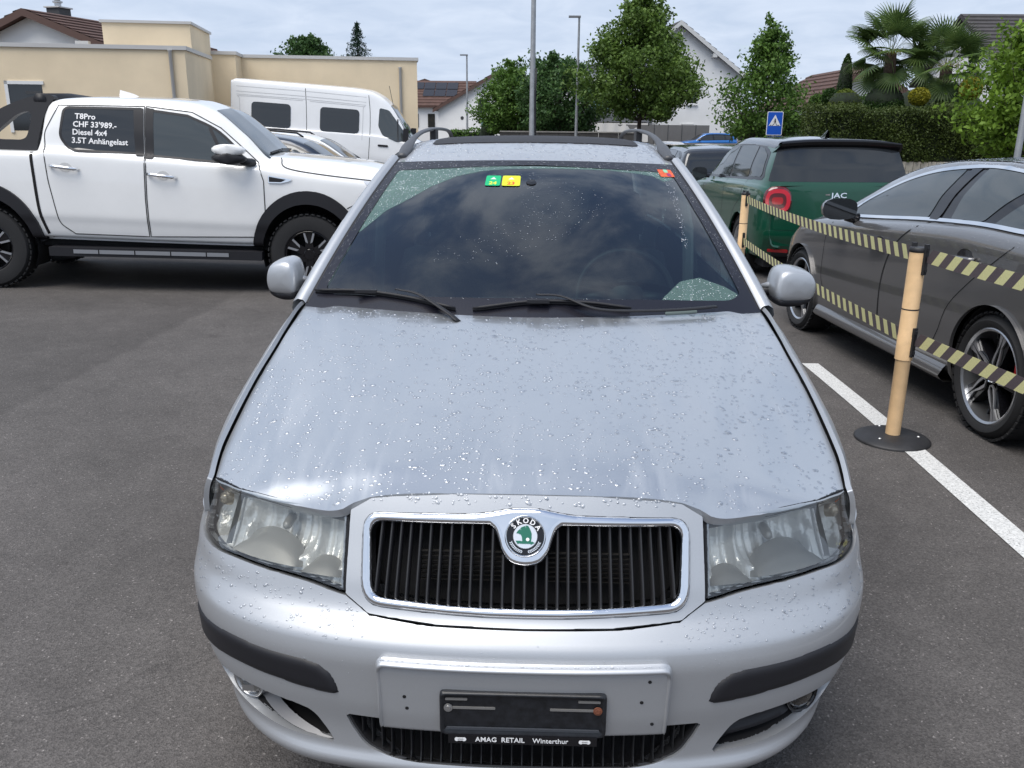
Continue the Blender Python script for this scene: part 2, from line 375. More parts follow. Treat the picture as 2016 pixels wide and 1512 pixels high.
strip('road_marking', [(x, 11.2) for x in np.linspace(-7.5, -3, 10)], .11)
# ================================================================== the silver estate car
mat('silver', (.49, .505, .525), .46, .70, .6, noise=(900, .05, 2), coatr=.06)
def bonnet_mat():
    ma = mat('silver_wet', (.48, .505, .535), .33, .74, 1., noise=(900, .05, 2)); t = ma.node_tree; b = t.nodes['Principled BSDF']; co = t.nodes.new('ShaderNodeTexCoord'); mp = t.nodes.new('ShaderNodeMapping'); mp.inputs['Scale'].default_value = (16, 2.2, 2.2); n = t.nodes.new('ShaderNodeTexNoise'); n.inputs['Scale'].default_value = 1.; n.inputs['Detail'].default_value = 6; n.inputs['Distortion'].default_value = .8
    t.links.new(co.outputs['Object'], mp.inputs[0]); t.links.new(mp.outputs[0], n.inputs['Vector'])
    for a, b_, c, d, nm in ((.45, .72, .02, .30, 'Coat Roughness'), (.46, .70, .30, .48, 'Roughness')):
        r = t.nodes.new('ShaderNodeMapRange'); r.inputs[1].default_value = a; r.inputs[2].default_value = b_; r.inputs[3].default_value = c; r.inputs[4].default_value = d; t.links.new(n.outputs[0], r.inputs[0]); t.links.new(r.outputs[0], b.inputs[nm])
bonnet_mat()
mat('silver_trim', (.42, .43, .45), .35, .8, .3)
mat('black_plastic', (.007, .007, .010), .55, bump=(900, .15, .0004))
mat('black_gloss', (.008, .008, .01), .12)
mat('black_matt', (.006, .006, .007), .9)
mat('dark_grille', (.022, .022, .024), .42)
mat('chrome', (.85, .86, .88), .05, 1.)
mat('reflector', (.93, .93, .90), .22, .22, bump=(16, .5, .02))
mat('lens_grey', (.50, .49, .46), .35, .2, bump=(400, .4, .001))
mat('rail_grey', (.06, .062, .068), .45, bump=(700, .2, .0005))
mat('interior', (.035, .037, .042), .8, noise=(30, .2))
mat('interior_pale', (.5, .52, .5), .8)
mat('seat_cloth', (.05, .052, .058), .95, noise=(160, .3))
mat('rubber', (.016, .016, .017), .75, bump=(60, .3, .003))
mat('alloy', (.55, .56, .58), .28, .9)
mat('white_print', (.85, .85, .85), .5)
mat('badge_green', (.01, .16, .09), .2, .3, 1.)
mat('badge_white', (.85, .87, .88), .12, .6, 1.)
mat('amber', (.75, .16, .02), .2)
mat('amber_glass', (.7, .62, .5), .15, .3)
mat('rust', (.18, .06, .03), .8, noise=(300, .4))
mat('steel', (.5, .5, .5), .35, .9)
mat('plate_black', (.012, .013, .016), .35, noise=(60, .5), bump=(200, .1, .0005))
thin_glass('windscreen', (.38, .50, .50), 1.52)
thin_glass('side_glass', (.45, .53, .50), 1.5)
thin_glass('lamp_glass', (.93, .94, .92), 1.5)
def water_mat(name, k, gl=2.2, milk=0.):
    """bead of water: clear sheet with sky glints and an even gloss standing in for refracted light"""
    ma = bpy.data.materials.new(name); ma.use_nodes = True; M[name] = ma; t = ma.node_tree; t.nodes.clear(); nn = t.nodes.new; lk = t.links.new
    o = nn('ShaderNodeOutputMaterial'); a = nn('ShaderNodeBsdfTransparent'); g = nn('ShaderNodeBsdfGlossy'); g.inputs['Roughness'].default_value = .02; fr = nn('ShaderNodeFresnel'); fr.inputs[0].default_value = 1.4; mm = nn('ShaderNodeMath'); mm.operation = 'MULTIPLY_ADD'; mm.inputs[1].default_value = gl; mm.inputs[2].default_value = milk; mm.use_clamp = True
    m1 = nn('ShaderNodeMixShader'); lk(fr.outputs[0], mm.inputs[0]); lk(mm.outputs[0], m1.inputs[0]); lk(a.outputs[0], m1.inputs[1]); lk(g.outputs[0], m1.inputs[2])
    g.inputs['Color'].default_value = (.92, .95, 1, 1); g.inputs['Roughness'].default_value = .26; lk(m1.outputs[0], o.inputs[0])
water_mat('water', 0., 1.0, .14); water_mat('water_glass', 0., 2., .45)
ma = bpy.data.materials.new('rain_film'); ma.use_nodes = True; M['rain_film'] = ma; t = ma.node_tree; t.nodes.clear(); o = t.nodes.new('ShaderNodeOutputMaterial'); a = t.nodes.new('ShaderNodeBsdfTransparent'); a.inputs[0].default_value = (.75, .85, .82, 1); d = t.nodes.new('ShaderNodeBsdfDiffuse'); d.inputs[0].default_value = (.40, .62, .56, 1); mx = t.nodes.new('ShaderNodeMixShader')
n = t.nodes.new('ShaderNodeTexNoise'); n.inputs['Scale'].default_value = 40; n.inputs['Detail'].default_value = 8; r = t.nodes.new('ShaderNodeMapRange'); r.inputs[1].default_value = .3; r.inputs[2].default_value = .75; r.inputs[3].default_value = .15; r.inputs[4].default_value = .24; t.links.new(n.outputs[0], r.inputs[0]); t.links.new(r.outputs[0], mx.inputs[0]); t.links.new(a.outputs[0], mx.inputs[1]); t.links.new(d.outputs[0], mx.inputs[2]); t.links.new(mx.outputs[0], o.inputs[0])  # teal diffuse puts sky light scattered by unwiped drops into the colour

FAB = thing('silver_estate_car', 'silver estate car with raindrops on its bonnet, parked facing the viewer', 'car', (0, 0, 0))
# ---- front plan curve and profile: F(u, z)
PL = [(0,0),(.15,.003),(.3,.016),(.45,.045),(.58,.095),(.68,.165),(.750,.255),(.795,.36),(.817,.5),(.824,.7),(.825,.95)]
_q = crom([(-p[0], p[1]) for p in PL[:0:-1]]+PL, 20); _q = _q[200:]
_s = np.concatenate([[0], np.cumsum(np.linalg.norm(np.diff(_q, axis=0), axis=1))])
_zo = pchip([(.0,.05),(.20,.03),(.235,.006),(.265,-.012),(.295,.0),(.34,.002),(.42,-.004),(.50,-.004),(.545,.004),(.575,.026),(.60,.047),(.66,.075),(.72,.105),(.80,.145),(.9,.2)])
_zk = pchip([(.0,.07),(.25,.055),(.29,.042),(.33,.024),(.40,.002),(.46,-.003),(.50,-.010),(.56,-.015),(.62,-.015),(.655,-.009),(.68,-.003),(.72,0),(.9,0)])
def Fs(u, z):
    u = np.asarray(u, float); s = np.abs(u); x = np.interp(s, _s, _q[:, 0]); y = np.interp(s, _s, _q[:, 1]); e = 4e-3
    tx = np.interp(s+e, _s, _q[:, 0])-np.interp(np.maximum(s-e, 0), _s, _q[:, 0]); ty = np.interp(s+e, _s, _q[:, 1])-np.interp(np.maximum(s-e, 0), _s, _q[:, 1])
    l = np.hypot(tx, ty)+1e-12; nx, ny = ty/l, -tx/l
    o = _zo(z)*(.08+.92*np.abs(ny))+_zk(z)*smoothstep(.45, .85, s)
    return np.stack([(x-nx*o)*np.where(u < 0, -1, 1), y-ny*o, np.asarray(z, float)+0*u], axis=-1)
Fm = surf_off(Fs, 1.)
def mir(P): return np.asarray(P, float)*np.array([-1, 1])
HL = np.vstack([crom([(.414,.776),(.57,.785),(.75,.787),(.90,.776),(.953,.762)], 6), crom([(.957,.74),(.953,.70),(.942,.668),(.90,.652),(.83,.651)], 5), crom([(.70,.657),(.51,.649),(.398,.633)], 6)])
# bumper outline (right half, from centre top to centre bottom)
bh = np.vstack([[(0,.5835),(.2,.585),(.33,.594),(.392,.626)], crom([(.40,.626),(.51,.642),(.70,.650),(.83,.644),(.90,.645),(.948,.660),(.963,.679)], 6), [(1.0,.679),(1.24,.672)], crom([(1.235,.62),(1.185,.52),(1.155,.42),(1.135,.33),(1.13,.245)], 4), [(.9,.245),(.6,.243),(.3,.238),(0,.236)]])
FOG = crom([(.765,.368),(.735,.381),(.655,.387),(.57,.386),(.468,.375),(.43,.341),(.405,.299),(.43,.302),(.56,.304),(.69,.318),(.745,.336)], 5, True)
LG = np.vstack([[(0,.376),(.376,.379)], crom([(.374,.37),(.358,.337),(.324,.300),(.248,.282),(.12,.279),(0,.279)], 5)])
bump = polypanel('bumper', mirror_poly(bh), [FOG, mir(FOG), mirror_poly(LG)], .0075, Fm, M['silver'], FAB, flange=.022)
# ---- grille surround, chrome ring, slats
GS = np.array([(0,.829),(.15,.828),(.30,.818),(.355,.811),(.403,.786),(.389,.629),(.333,.5975),(.18,.5885),(0,.5865)])
CH = np.vstack([crom([(0,.806),(.03,.8055),(.07,.799),(.11,.794)], 4), rounded([(.20,.792),(.372,.786),(.352,.612),(.17,.605)], [0,.042,.045,0])[1:-1], [(.17,.605),(.08,.6025),(0,.602)]])
OPN = np.vstack([crom([(0,.698),(.018,.700),(.035,.707),(.050,.724),(.0575,.744),(.066,.763),(.078,.7725)], 4), rounded([(.10,.7735),(.349,.769),(.330,.632),(.17,.6245)], [0,.028,.026,0])[1:-1], [(.17,.6245),(.08,.6225),(0,.622)]])
polypanel('grille_surround', mirror_poly(GS), [mirror_poly(CH)], .006, Fm, M['silver'], FAB, flange=.02, depth=-.003)
ch_sd = lambda d: -.011*np.sqrt(np.clip(1-(1-np.clip(d/.011, 0, 1))**2, 0, 1))
grl = polypanel('chrome_grille_frame', mirror_poly(CH), [mirror_poly(OPN)], .003, Fm, M['chrome'], FAB, flange=.03, depthfn=ch_sd)
polypanel('radiator', mirror_poly(OPN*np.array([1.03, 1])+np.array([0, 0])), [], .03, Fm, M['black_matt'], FAB, depth=.075)
rim_in = OPN*np.array([.982, .96])+np.array([0, .028])
def vert_bars(n, du, poly, d0, dep, wid, name, ma, par, trim=.002):
    full = mirror_poly(poly)
    zs = np.linspace(full[:, 1].min(), full[:, 1].max(), 240)
    for i in range(-n, n+1):
        u = i*du; s = sdf(full, np.full(zs.shape, u), zs) > 0
        if s.sum() < 4: continue
        z0, z1 = zs[s].min()-trim, zs[s].max()+trim; zz = np.linspace(z0, z1, 7); v = []; k = 7
        for dx, dd in ((-wid/2, dep), (-wid/2, .003), (-wid/5, 0), (wid/5, 0), (wid/2, .003), (wid/2, dep)):
            v.append(Fm(np.full(k, u+dx), zz, d0+dd))
        vv = [tuple(p) for r in v for p in r]
        f = [(a*k+j, (a+1)*k+j, (a+1)*k+j+1, a*k+j+1) for a in range(5) for j in range(k-1)]
        mk(name, vv, f, ma, par, smooth=False)
vert_bars(14, .0232, OPN, .004, .022, .0065, 'grille_slat', M['dark_grille'], FAB)
m_ = MB()
for k in range(7):   # condenser fins seen between the slats
    z = .648+.011*k
    for sgn in (-1, 1):
        a = Fs(np.array([sgn*.05, sgn*.235]), np.array([z, z])); m_.box((min(a[0][0], a[1][0]), .122, z), (max(a[0][0], a[1][0]), .128, z+.0018))
m_.obj('condenser_fins', mat('fin_brown', (.008, .007, .006), .6), FAB)['kind'] = 'stuff'
# bottom grille
polypanel('lower_grille_frame', mirror_poly(LG), [mirror_poly(LG*np.array([.982, .93])+np.array([0, .0235]))], .005, Fm, M['dark_grille'], FAB, depth=.006, flange=.03)
polypanel('lower_duct', mirror_poly(LG), [], .03, Fm, M['black_matt'], FAB, depth=.06)
vert_bars(17, .0216, LG, .012, .02, .004, 'lower_slat', M['dark_grille'], FAB)
# ---- badge
bc = Fs(np.array([0.]), np.array([.7535]))[0]; e_ = Fs(np.array([0., 0.]), np.array([.72, .79])); upv = Vector(e_[1]-e_[0]).normalized(); nb = Vector((1, 0, 0)).cross(upv).normalized()
BM = frame(Vector(bc)+nb*.010, (1, 0, 0), upv)
badge = MB().lathe([(0, .003), (.039, .003), (.0405, .001), (.042, -.02)], 40, BM).obj('badge', M['black_gloss'], FAB, auto=40)
MB().lathe([(.0385, .002), (.039, .0048), (.041, .006), (.043, .0045), (.0445, -.015)], 40, BM).obj('badge_ring', M['chrome'], badge, auto=50)
MB().lathe([(0, .0042), (.0245, .0042), (.0255, .003)], 36, BM).obj('badge_disc', M['badge_white'], badge, auto=40)
def circ(cx, cy, r, a0, a1, n=12): return [(cx+r*math.cos(R(a0+(a1-a0)*i/n)), cy+r*math.sin(R(a0+(a1-a0)*i/n))) for i in range(n+1)]
arrow = [(-.021,-.009),(-.019,-.0125),(-.017,-.0158),(-.013,-.0145),(-.0105,-.0152),(.0100,-.0152),(.0105,-.0172),(.0188,-.0132),(.0130,-.0098),(.0118,-.0112),(.0108,-.0100),(.0122,-.003),(.0122,.006),(.0085,.0155),(.0045,.0218),(-.0005,.0225),(.0005,.016),(-.0015,.0215),(-.0085,.0190),(-.0120,.0160),(-.0085,.0120),(-.0125,.0150),(-.0170,.0110),(-.0200,.0060),(-.0150,.0055),(-.0100,.0030),(-.0080,-.002),(-.0072,-.0100),(-.0120,-.0090)]
MB().prism([(x*1.0+.001, y) for x, y in arrow], .0040, .0052, BM).obj('badge_arrow', M['badge_green'], badge)
MB().lathe([(0, .0055), (.0036, .0055), (.0037, .004)], 14, BM @ Matrix.Translation((.005, -.0062, 0))).obj('badge_eye', M['white_print'], badge)
for ch_, a in zip('SKODA', (140, 115, 89, 62, 35)):
    t_ = R(a); o_ = Vector((.0318*math.cos(t_), .0318*math.sin(t_), .0032))
    text('badge_letter', ch_, .0150, 'white_print', badge, BM @ Matrix.Translation(o_) @ Matrix.Rotation(t_-math.pi/2, 4, 'Z'), bold=.0003, ext=.0005)
m_ = MB()
for sgn in (-1, 1):
    for k in range(9):
        t_ = R(-90+sgn*(10+k*6.6)); 
        for q_ in (-1, 1):
            mm = BM @ Matrix.Translation((.0320*math.cos(t_), .0320*math.sin(t_), .0032)) @ Matrix.Rotation(t_+sgn*R(90)+q_*R(38), 4, 'Z')
            m_.prism([(0, 0), (.0025, .0011), (.0055, 0), (.0025, -.0011)], 0, .0006, mm)
m_.obj('badge_wreath', M['badge_white'], badge)['kind'] = 'stuff'
# ---- headlights
gask = lambda P, k: np.asarray(P)*1.0
for sg in (1, -1):
    hp = HL if sg > 0 else mir(HL)
    hl = polypanel('headlight', hp, [], .006, Fm, M['lamp_glass'], FAB, depth=.004)
    ctr = hp.mean(0); big = ctr+(hp-ctr)*np.array([1.010, 1.012]); small = ctr+(hp-ctr)*np.array([.988, .955])
    polypanel('headlight_seal', big, [small], .004, Fm, M['black_plastic'], hl, depth=.010, flange=.02)
    # silver edge frame seen through the lens
    ins2 = ctr+(hp-ctr)*np.array([.976, .915])
    polypanel('headlight_frame', small, [ins2], .004, Fm, M['silver_trim'], hl, depth=.010, flange=.012)
    def hd(u, z, d=0., sg=sg):
        u_ = np.abs(u); dd = .030+0*u_
        for cu0, cz0, ru, rz, dp in ((.625, .735, .125, .075, .062), (.468, .722, .062, .070, .05), (.868, .722, .060, .065, .045)):
            q = 1-((u_-cu0)/ru)**2-((z-cz0)/rz)**2; dd = np.maximum(dd, .022+dp*np.sqrt(np.clip(q, 0, 1)))
        dd = dd+.004*np.sign(np.sin(u_*170))*(np.abs(u_-.868) > .06)
        return Fm(u, z, dd+d)
    polypanel('reflector', small, [], .006, hd, M['reflector'], hl)
    # ribbed grey lower shells
    for cu0, cz0, a_, b_, hh in ((.64, .662, .115, .062, .03), (.468, .652, .055, .042, .03)):
        rows = []
        for i in range(7):
            ph = i/6; r_ = []
            for j in range(15):
                th = math.pi*j/14; uu = cu0-a_*math.cos(th)*(1-.05*ph); zz = cz0+b_*math.sin(th)*(1-ph)**.5*1.0+.0*ph
                zz = max(zz, .655+.0*uu); r_.append((uu, zz, .050-.038*ph))
            rows.append(r_)
        A = np.array(rows).reshape(-1, 3); pts = Fm(A[:, 0]*sg, A[:, 1], A[:, 2]); _, ff = grid(rows)
        mk('lamp_shell', pts, ff, M['lens_grey'], hl)
    # divider beside the indicator
    a = Fm(np.array([sg*.772, sg*.776, sg*.776, sg*.772, sg*.789, sg*.789]), np.array([.665, .665, .784, .784, .784, .665]), np.array([.006, .012, .012, .006, .03, .03]))
    mk('lamp_divider', [tuple(p) for p in a], [(0, 1, 2, 3), (1, 5, 4, 2)], M['silver_trim'], hl, smooth=False)
    c0 = Fm(np.array([sg*.862]), np.array([.742]), .03)[0]; n0 = Vector(Fm(np.array([sg*.862]), np.array([.742]), -.01)[0]-c0).normalized()
    MB().lathe([(.0, .026), (.010, .023), (.0165, .014), (.018, 0)], 18, frame(c0, n0.orthogonal(), n0.cross(n0.orthogonal()))).obj('indicator_bulb', M['amber_glass'], hl, smooth=True)
    c0 = Fm(np.array([sg*.905]), np.array([.765]), .03)[0]
    a = Fm(sg*np.array([.885, .935, .93, .895]), np.array([.770, .766, .745, .748]), np.array([.022]*4)); mk('amber_reflector', a, [(0, 1, 2, 3)], M['amber'], hl, smooth=False)
    c0 = Fm(np.array([sg*.622]), np.array([.748]), .075)[0]
    MB().lathe([(.0, .05), (.008, .048), (.0105, .04), (.011, 0)], 14, frame(c0, (1, 0, 0), Vector((1, 0, 0)).cross(Vector((0, -1, 0)))*-1)).obj('bulb', M['lens_grey'], hl, smooth=True)
    # visor strip along the top edge
    top = crom([(.41,.776),(.57,.786),(.75,.789),(.90,.779),(.945,.766)], 5); k = len(top); u = np.concatenate([top[:, 0]]*2)*sg; z = np.concatenate([top[:, 1]-.002, top[:, 1]-.0135])
    a = Fm(u, z, .011); mk('headlight_visor', a, [(i, i+1, k+i+1, k+i) for i in range(k-1)], mat('visor', (.055, .053, .05), .55), hl)
    # ---- rub strip, fog lamps
    RS = np.vstack([crom([(1.08,.452),(.97,.470),(.883,.480),(.76,.498),(.66,.505),(.54,.501),(.46,.499)], 5), crom([(.432,.494),(.404,.474),(.39,.447),(.386,.428)], 4), crom([(.402,.425),(.46,.427),(.547,.434),(.66,.436),(.77,.422),(.876,.398),(.97,.388),(1.08,.372)], 5)])
    RS = RS if sg > 0 else mir(RS)
    polypanel('rub_strip', RS, [], .006, Fm, M['black_plastic'], FAB, depthfn=lambda d: .003-.010*np.sqrt(np.clip(1-(1-np.clip(d/.02, 0, 1))**2, 0, 1)), flange=.006)
    fp = FOG if sg > 0 else mir(FOG)
    polypanel('fog_lamp_recess', fp, [], .012, lambda u, z, d=0.: Fm(u, z, d), M['black_matt'], FAB, depth=.085, flange=-.066)
    cu0, cz0 = (.672, .351) if sg > 0 else (.672, .354)
    p0 = Fm(np.array([sg*cu0]), np.array([cz0]), .026)[0]; p1 = Fm(np.array([sg*cu0]), np.array([cz0]), -.02)[0]; nz = (Vector(p1-p0)+Vector((0, -.02, .012))).normalized()
    FM = frame(p0, Vector((0, 0, 1)).cross(nz), nz.cross(Vector((0, 0, 1)).cross(nz)))
    fog = MB().lathe([(0, .010), (.026, .009), (.038, .002), (.040, -.005)], 26, FM).obj('fog_lamp', M['lamp_glass'], FAB, smooth=True)
    MB().lathe([(0, -.035), (.024, -.026), (.038, -.004)], 24, FM).obj('fog_reflector', M['chrome'], fog, smooth=True)
    MB().lathe([(.038, -.03), (.038, .006), (.042, .009), (.045, .004), (.048, -.03)], 26, FM).obj('fog_bezel', M['black_gloss' if sg > 0 else 'steel'], fog, smooth=True)
    if sg > 0:   # black insert with two ribs
        ins = crom([(.66,.377),(.58,.381),(.48,.370),(.44,.34),(.418,.306),(.553,.317),(.65,.334)], 5, True)
        polypanel('fog_insert', ins, [], .008, lambda u, z, d=0.: Fm(u, z, .030+.008*np.sin((z-.30)*190)+d), M['black_plastic'], FAB)
    else:        # the insert is missing: bare shelf and bracket
        sh = crom([(.66,.345),(.553,.325),(.44,.308),(.42,.302),(.553,.309),(.67,.329)], 4, True)
        polypanel('fog_shelf', mir(sh), [], .006, lambda u, z, d=0.: Fm(u, z, .004+(z-.30)*1.2+d), mat('shelf_grey', (.14, .14, .145), .4, .3), FAB)
        q = Fm(np.array([-.655]), np.array([.345]), .03)[0]; MB().box((q[0]-.03, q[1]-.012, q[2]-.012), (q[0]+.028, q[1]+.01, q[2]+.004)).obj('fog_bracket', M['steel'], FAB)
# ---- number plate carrier
PP = rounded([(-.302,.533),(.302,.533),(.296,.366),(-.296,.366)], [.022,.022,.006,.006])
pan = polypanel('plate_panel', PP, [], .004, Fm, M['silver'], FAB, depthfn=lambda d: -.016*smoothstep(0, .006, d), flange=.01)
rid = np.vstack([rounded([(-.302,.533),(.302,.533)], 0), [(.297,.37),(.285,.37),(.2885,.511),(-.2885,.511),(-.285,.37),(-.297,.37)]])
polypanel('plate_panel_lip', rounded(rid, [.022,.022,0,0,.008,.008,0,0]), [], .004, Fm, M['silver'], pan, depth=-.012, depthfn=lambda d: -.016*smoothstep(0, .009, d), flange=.012)
for sgn, zz in ((-1, .452), (1, .452), (1.06, .500), (-.98, .425), (1.10, .40)):
    q = Fm(np.array([sgn*.241]), np.array([zz]), -.0165)[0]; MB().lathe([(0, .0006), (.0036 if abs(sgn) == 1 else .002, .0006), (.004, 0)], 12, frame(q, (1, 0, 0), (0, 0, 1))).obj('screw_hole', M['black_matt'], pan)
yb = -.024; PM = frame((0.001, yb, .424), (1, 0, 0), (0, .02, 1))
hol = polypanel('plate_holder', rounded([(-.170,.053),(.170,.053),(.170,-.047),(-.170,-.047)], .012), [], .004, lambda u, v, d=0.: np.array([tuple(PM @ Vector((a, b_, -c))) for a, b_, c in zip(u, v, np.broadcast_to(d, u.shape))]), M['plate_black'], FAB,
    depthfn=lambda d: -.007*smoothstep(0, .002, d)+.006*smoothstep(.006, .009, d), flange=.012)
MB().prism([(-.152,-.0435),(.152,-.0435),(.152,-.0635),(-.152,-.0635)], .004, .0085, PM).obj('plate_strip', M['black_gloss'], hol)
MB().prism([(-.155,-.028),(.155,-.028),(.158,-.033),(-.158,-.033)], .002, .006, PM).obj('plate_ledge', mat('ledge', (.05, .055, .065), .4), hol)
for a, b_, z in ((-.158,-.113,.0365), (-.147,-.056,.0165), (.055,.150,.0165), (.112,.157,.0365)):
    MB().prism(rounded([(a, z-.0024), (b_, z-.0024), (b_, z+.0024), (a, z+.0024)], .0023), .001, .0034, PM).obj('plate_slot', mat('slot_grey', (.16, .155, .15), .6), hol)
for sx, mt in ((-.152, 'steel'), (.152, 'rust')):
    MB().lathe([(0, .006), (.005, .006), (.0056, .0048), (.009, .0045), (.0095, .003)], 16, PM @ Matrix.Translation((sx, .0165, 0))).obj('plate_screw', M[mt], hol)
text('plate_lettering', 'AMAG  RETAIL', .0155, 'white_print', hol, PM @ Matrix.Translation((-.046, -.0537, .0087)), bold=.0002, ext=.0002)
text('plate_lettering', 'Winterthur', .0155, 'white_print', hol, PM @ Matrix.Translation((.057, -.0537, .0087)), bold=.0001, ext=.0002)
for sx in (-.127, .127):
    e2 = MB()
    for q_ in (-1, 1): e2.prism(circ(q_*.0075, 0, .0045, -120 if q_ > 0 else 60, 120 if q_ > 0 else 300, 8), 0, .0004, PM @ Matrix.Translation((sx, -.0537, .0087)))
    e2.prism([(-.006,-.003),(.006,-.003),(.0055,.004),(-.0055,.004)], 0, .0005, PM @ Matrix.Translation((sx, -.0537, .0087))); e2.obj('plate_emblem', M['white_print'], hol)
    text('plate_emblem_letters', 'AMAG', .0042, 'black_gloss', hol, PM @ Matrix.Translation((sx, -.0533, .0094)), ext=.0001)
# ---- bonnet
_hc = pchip([(.0,.78),(.17,.825),(.25,.853),(.36,.881),(.5,.908),(.8,.952),(1.0,.980),(1.15,1.0),(1.4,1.03)])
_he = pchip([(.0,.66),(.2,.688),(.265,.745),(.36,.768),(.49,.812),(.6,.847),(.75,.891),(.94,.941),(1.05,.967),(1.28,1.004),(1.4,1.02)])
def hoodz(x, y):
    x = np.abs(np.asarray(x, float)); c = _hc(y); d = c-_he(y); xc = .40+.24*(y-.17); z = c-d*(x/.75)**3.0
    z = z+.007*(1-smoothstep(xc-.03, xc+.03, x))-.006
    return z-.010*np.exp(-((x-.42)/.09)**2)*(1-smoothstep(.15, .62, y))
Hs = lambda x, y: np.stack([np.asarray(x, float), np.asarray(y, float), hoodz(x, y)], axis=-1)
Hm = surf_off(Hs, 1.)
HE = [(.738,.361),(.749,.43),(.7545,.49),(.7555,.6),(.755,.75),(.747,1.0),(.7475,1.28)]
hh = np.vstack([[(0,.1715),(.15,.1725),(.30,.176),(.336,.176)], crom([(.374,.166),(.40,.159),(.505,.197),(.634,.258),(.70,.314),(.733,.350)], 5), crom(HE, 5), crom([(.735,1.29),(.6,1.235),(.4,1.186),(.2,1.158),(0,1.15)], 4)])
HOOD = mirror_poly(hh)
hood = polypanel('bonnet', HOOD, [], .011, Hm, M['silver_wet'], FAB, flange=.02)
polypanel('bonnet_underside', HOOD*np.array([.97, 1])+np.array([0, .01]), [], .04, Hm, M['black_matt'], FAB, depth=.03)
# ---- side panels: S(y, t) with t from the bonnet edge / waist line down to the sill
_ex = pchip([(.36,.7425),(.43,.7535),(.49,.759),(.6,.760),(.75,.759),(1.0,.752),(1.28,.752),(1.6,.765),(2.4,.765),(3.4,.75),(4.1,.66),(4.25,.55)])
_ez = pchip([(.36,.770),(.49,.813),(.6,.848),(.75,.892),(.94,.942),(1.05,.968),(1.28,1.003),(1.5,.985),(2.4,1.0),(3.4,1.02),(4.2,1.05)])
_sx = pchip([(.30,.735),(.36,.762),(.42,.788),(.5,.806),(.58,.820),(.72,.829),(1.0,.829),(1.5,.828),(3.0,.826),(3.8,.79),(4.1,.72),(4.25,.60)])
tt = np.array([0, .04, .10, .18, .28, .45, .65, .85, 1.])
_tx = pchip(list(zip(tt, [0, .40, .80, .97, 1.0, 1.0, .985, .95, .90]))); _tz = pchip(list(zip(tt, [0, .028, .085, .16, .26, .44, .645, .85, 1.])))
def Ss(y, t, sg=1):
    ex, ez, sx = _ex(y), _ez(y), _sx(y); fx = _tx(t); x = np.where(t < .28, ex+(sx-ex)*fx, sx-(1-fx)*.5)
    return np.stack([sg*x, np.asarray(y, float)+.018*smoothstep(.05, .35, t)*smoothstep(.5, .36, y), ez+(.20-ez)*_tz(t)], axis=-1)
def side(name, y0, y1, sg, res=(.02, .012), extra=None, ma='silver', **k):
    def s(U, V):
        p = Ss(U.ravel(), V.ravel()); Y = p[:, 1].reshape(U.shape); Z = p[:, 2].reshape(U.shape)
        d = np.minimum(U-y0, y1-U)
        for ya in (.87, 3.33): d = np.minimum(d, np.hypot(Y-ya, Z-.30)-.335)
        d = np.minimum(d, np.maximum(U-.56, Z-.682)*1.)
        return np.minimum(d, np.minimum(V+.001, 1-V)+.002)
    return isopanel(name, (y0-.02, y1+.02), (0, 1), res, s, surf_off(lambda u, v: Ss(u, v, sg), sg), M[ma], FAB, flange=.012, **k)
for sg in (1, -1):
    side('wing', .352, 1.40, sg); dr = side('front_door', 1.405, 2.40, sg); side('rear_door', 2.405, 3.25, sg); side('rear_quarter', 3.255, 4.22, sg)
    for ya, xa in ((.87, .70), (3.33, .70)):
        m_ = MB(); pr = [(.36*math.cos(R(a)), .36*math.sin(R(a))) for a in range(-20, 201, 20)]
        v = [(sg*x_, ya+p[0], .30+p[1]) for x_ in (.83, .5) for p in pr]; n_ = len(pr)
        mk('wheel_arch_liner', v, [(i, i+1, n_+i+1, n_+i) for i in range(n_-1)]+[tuple(range(n_, 2*n_))], M['black_matt'], FAB)
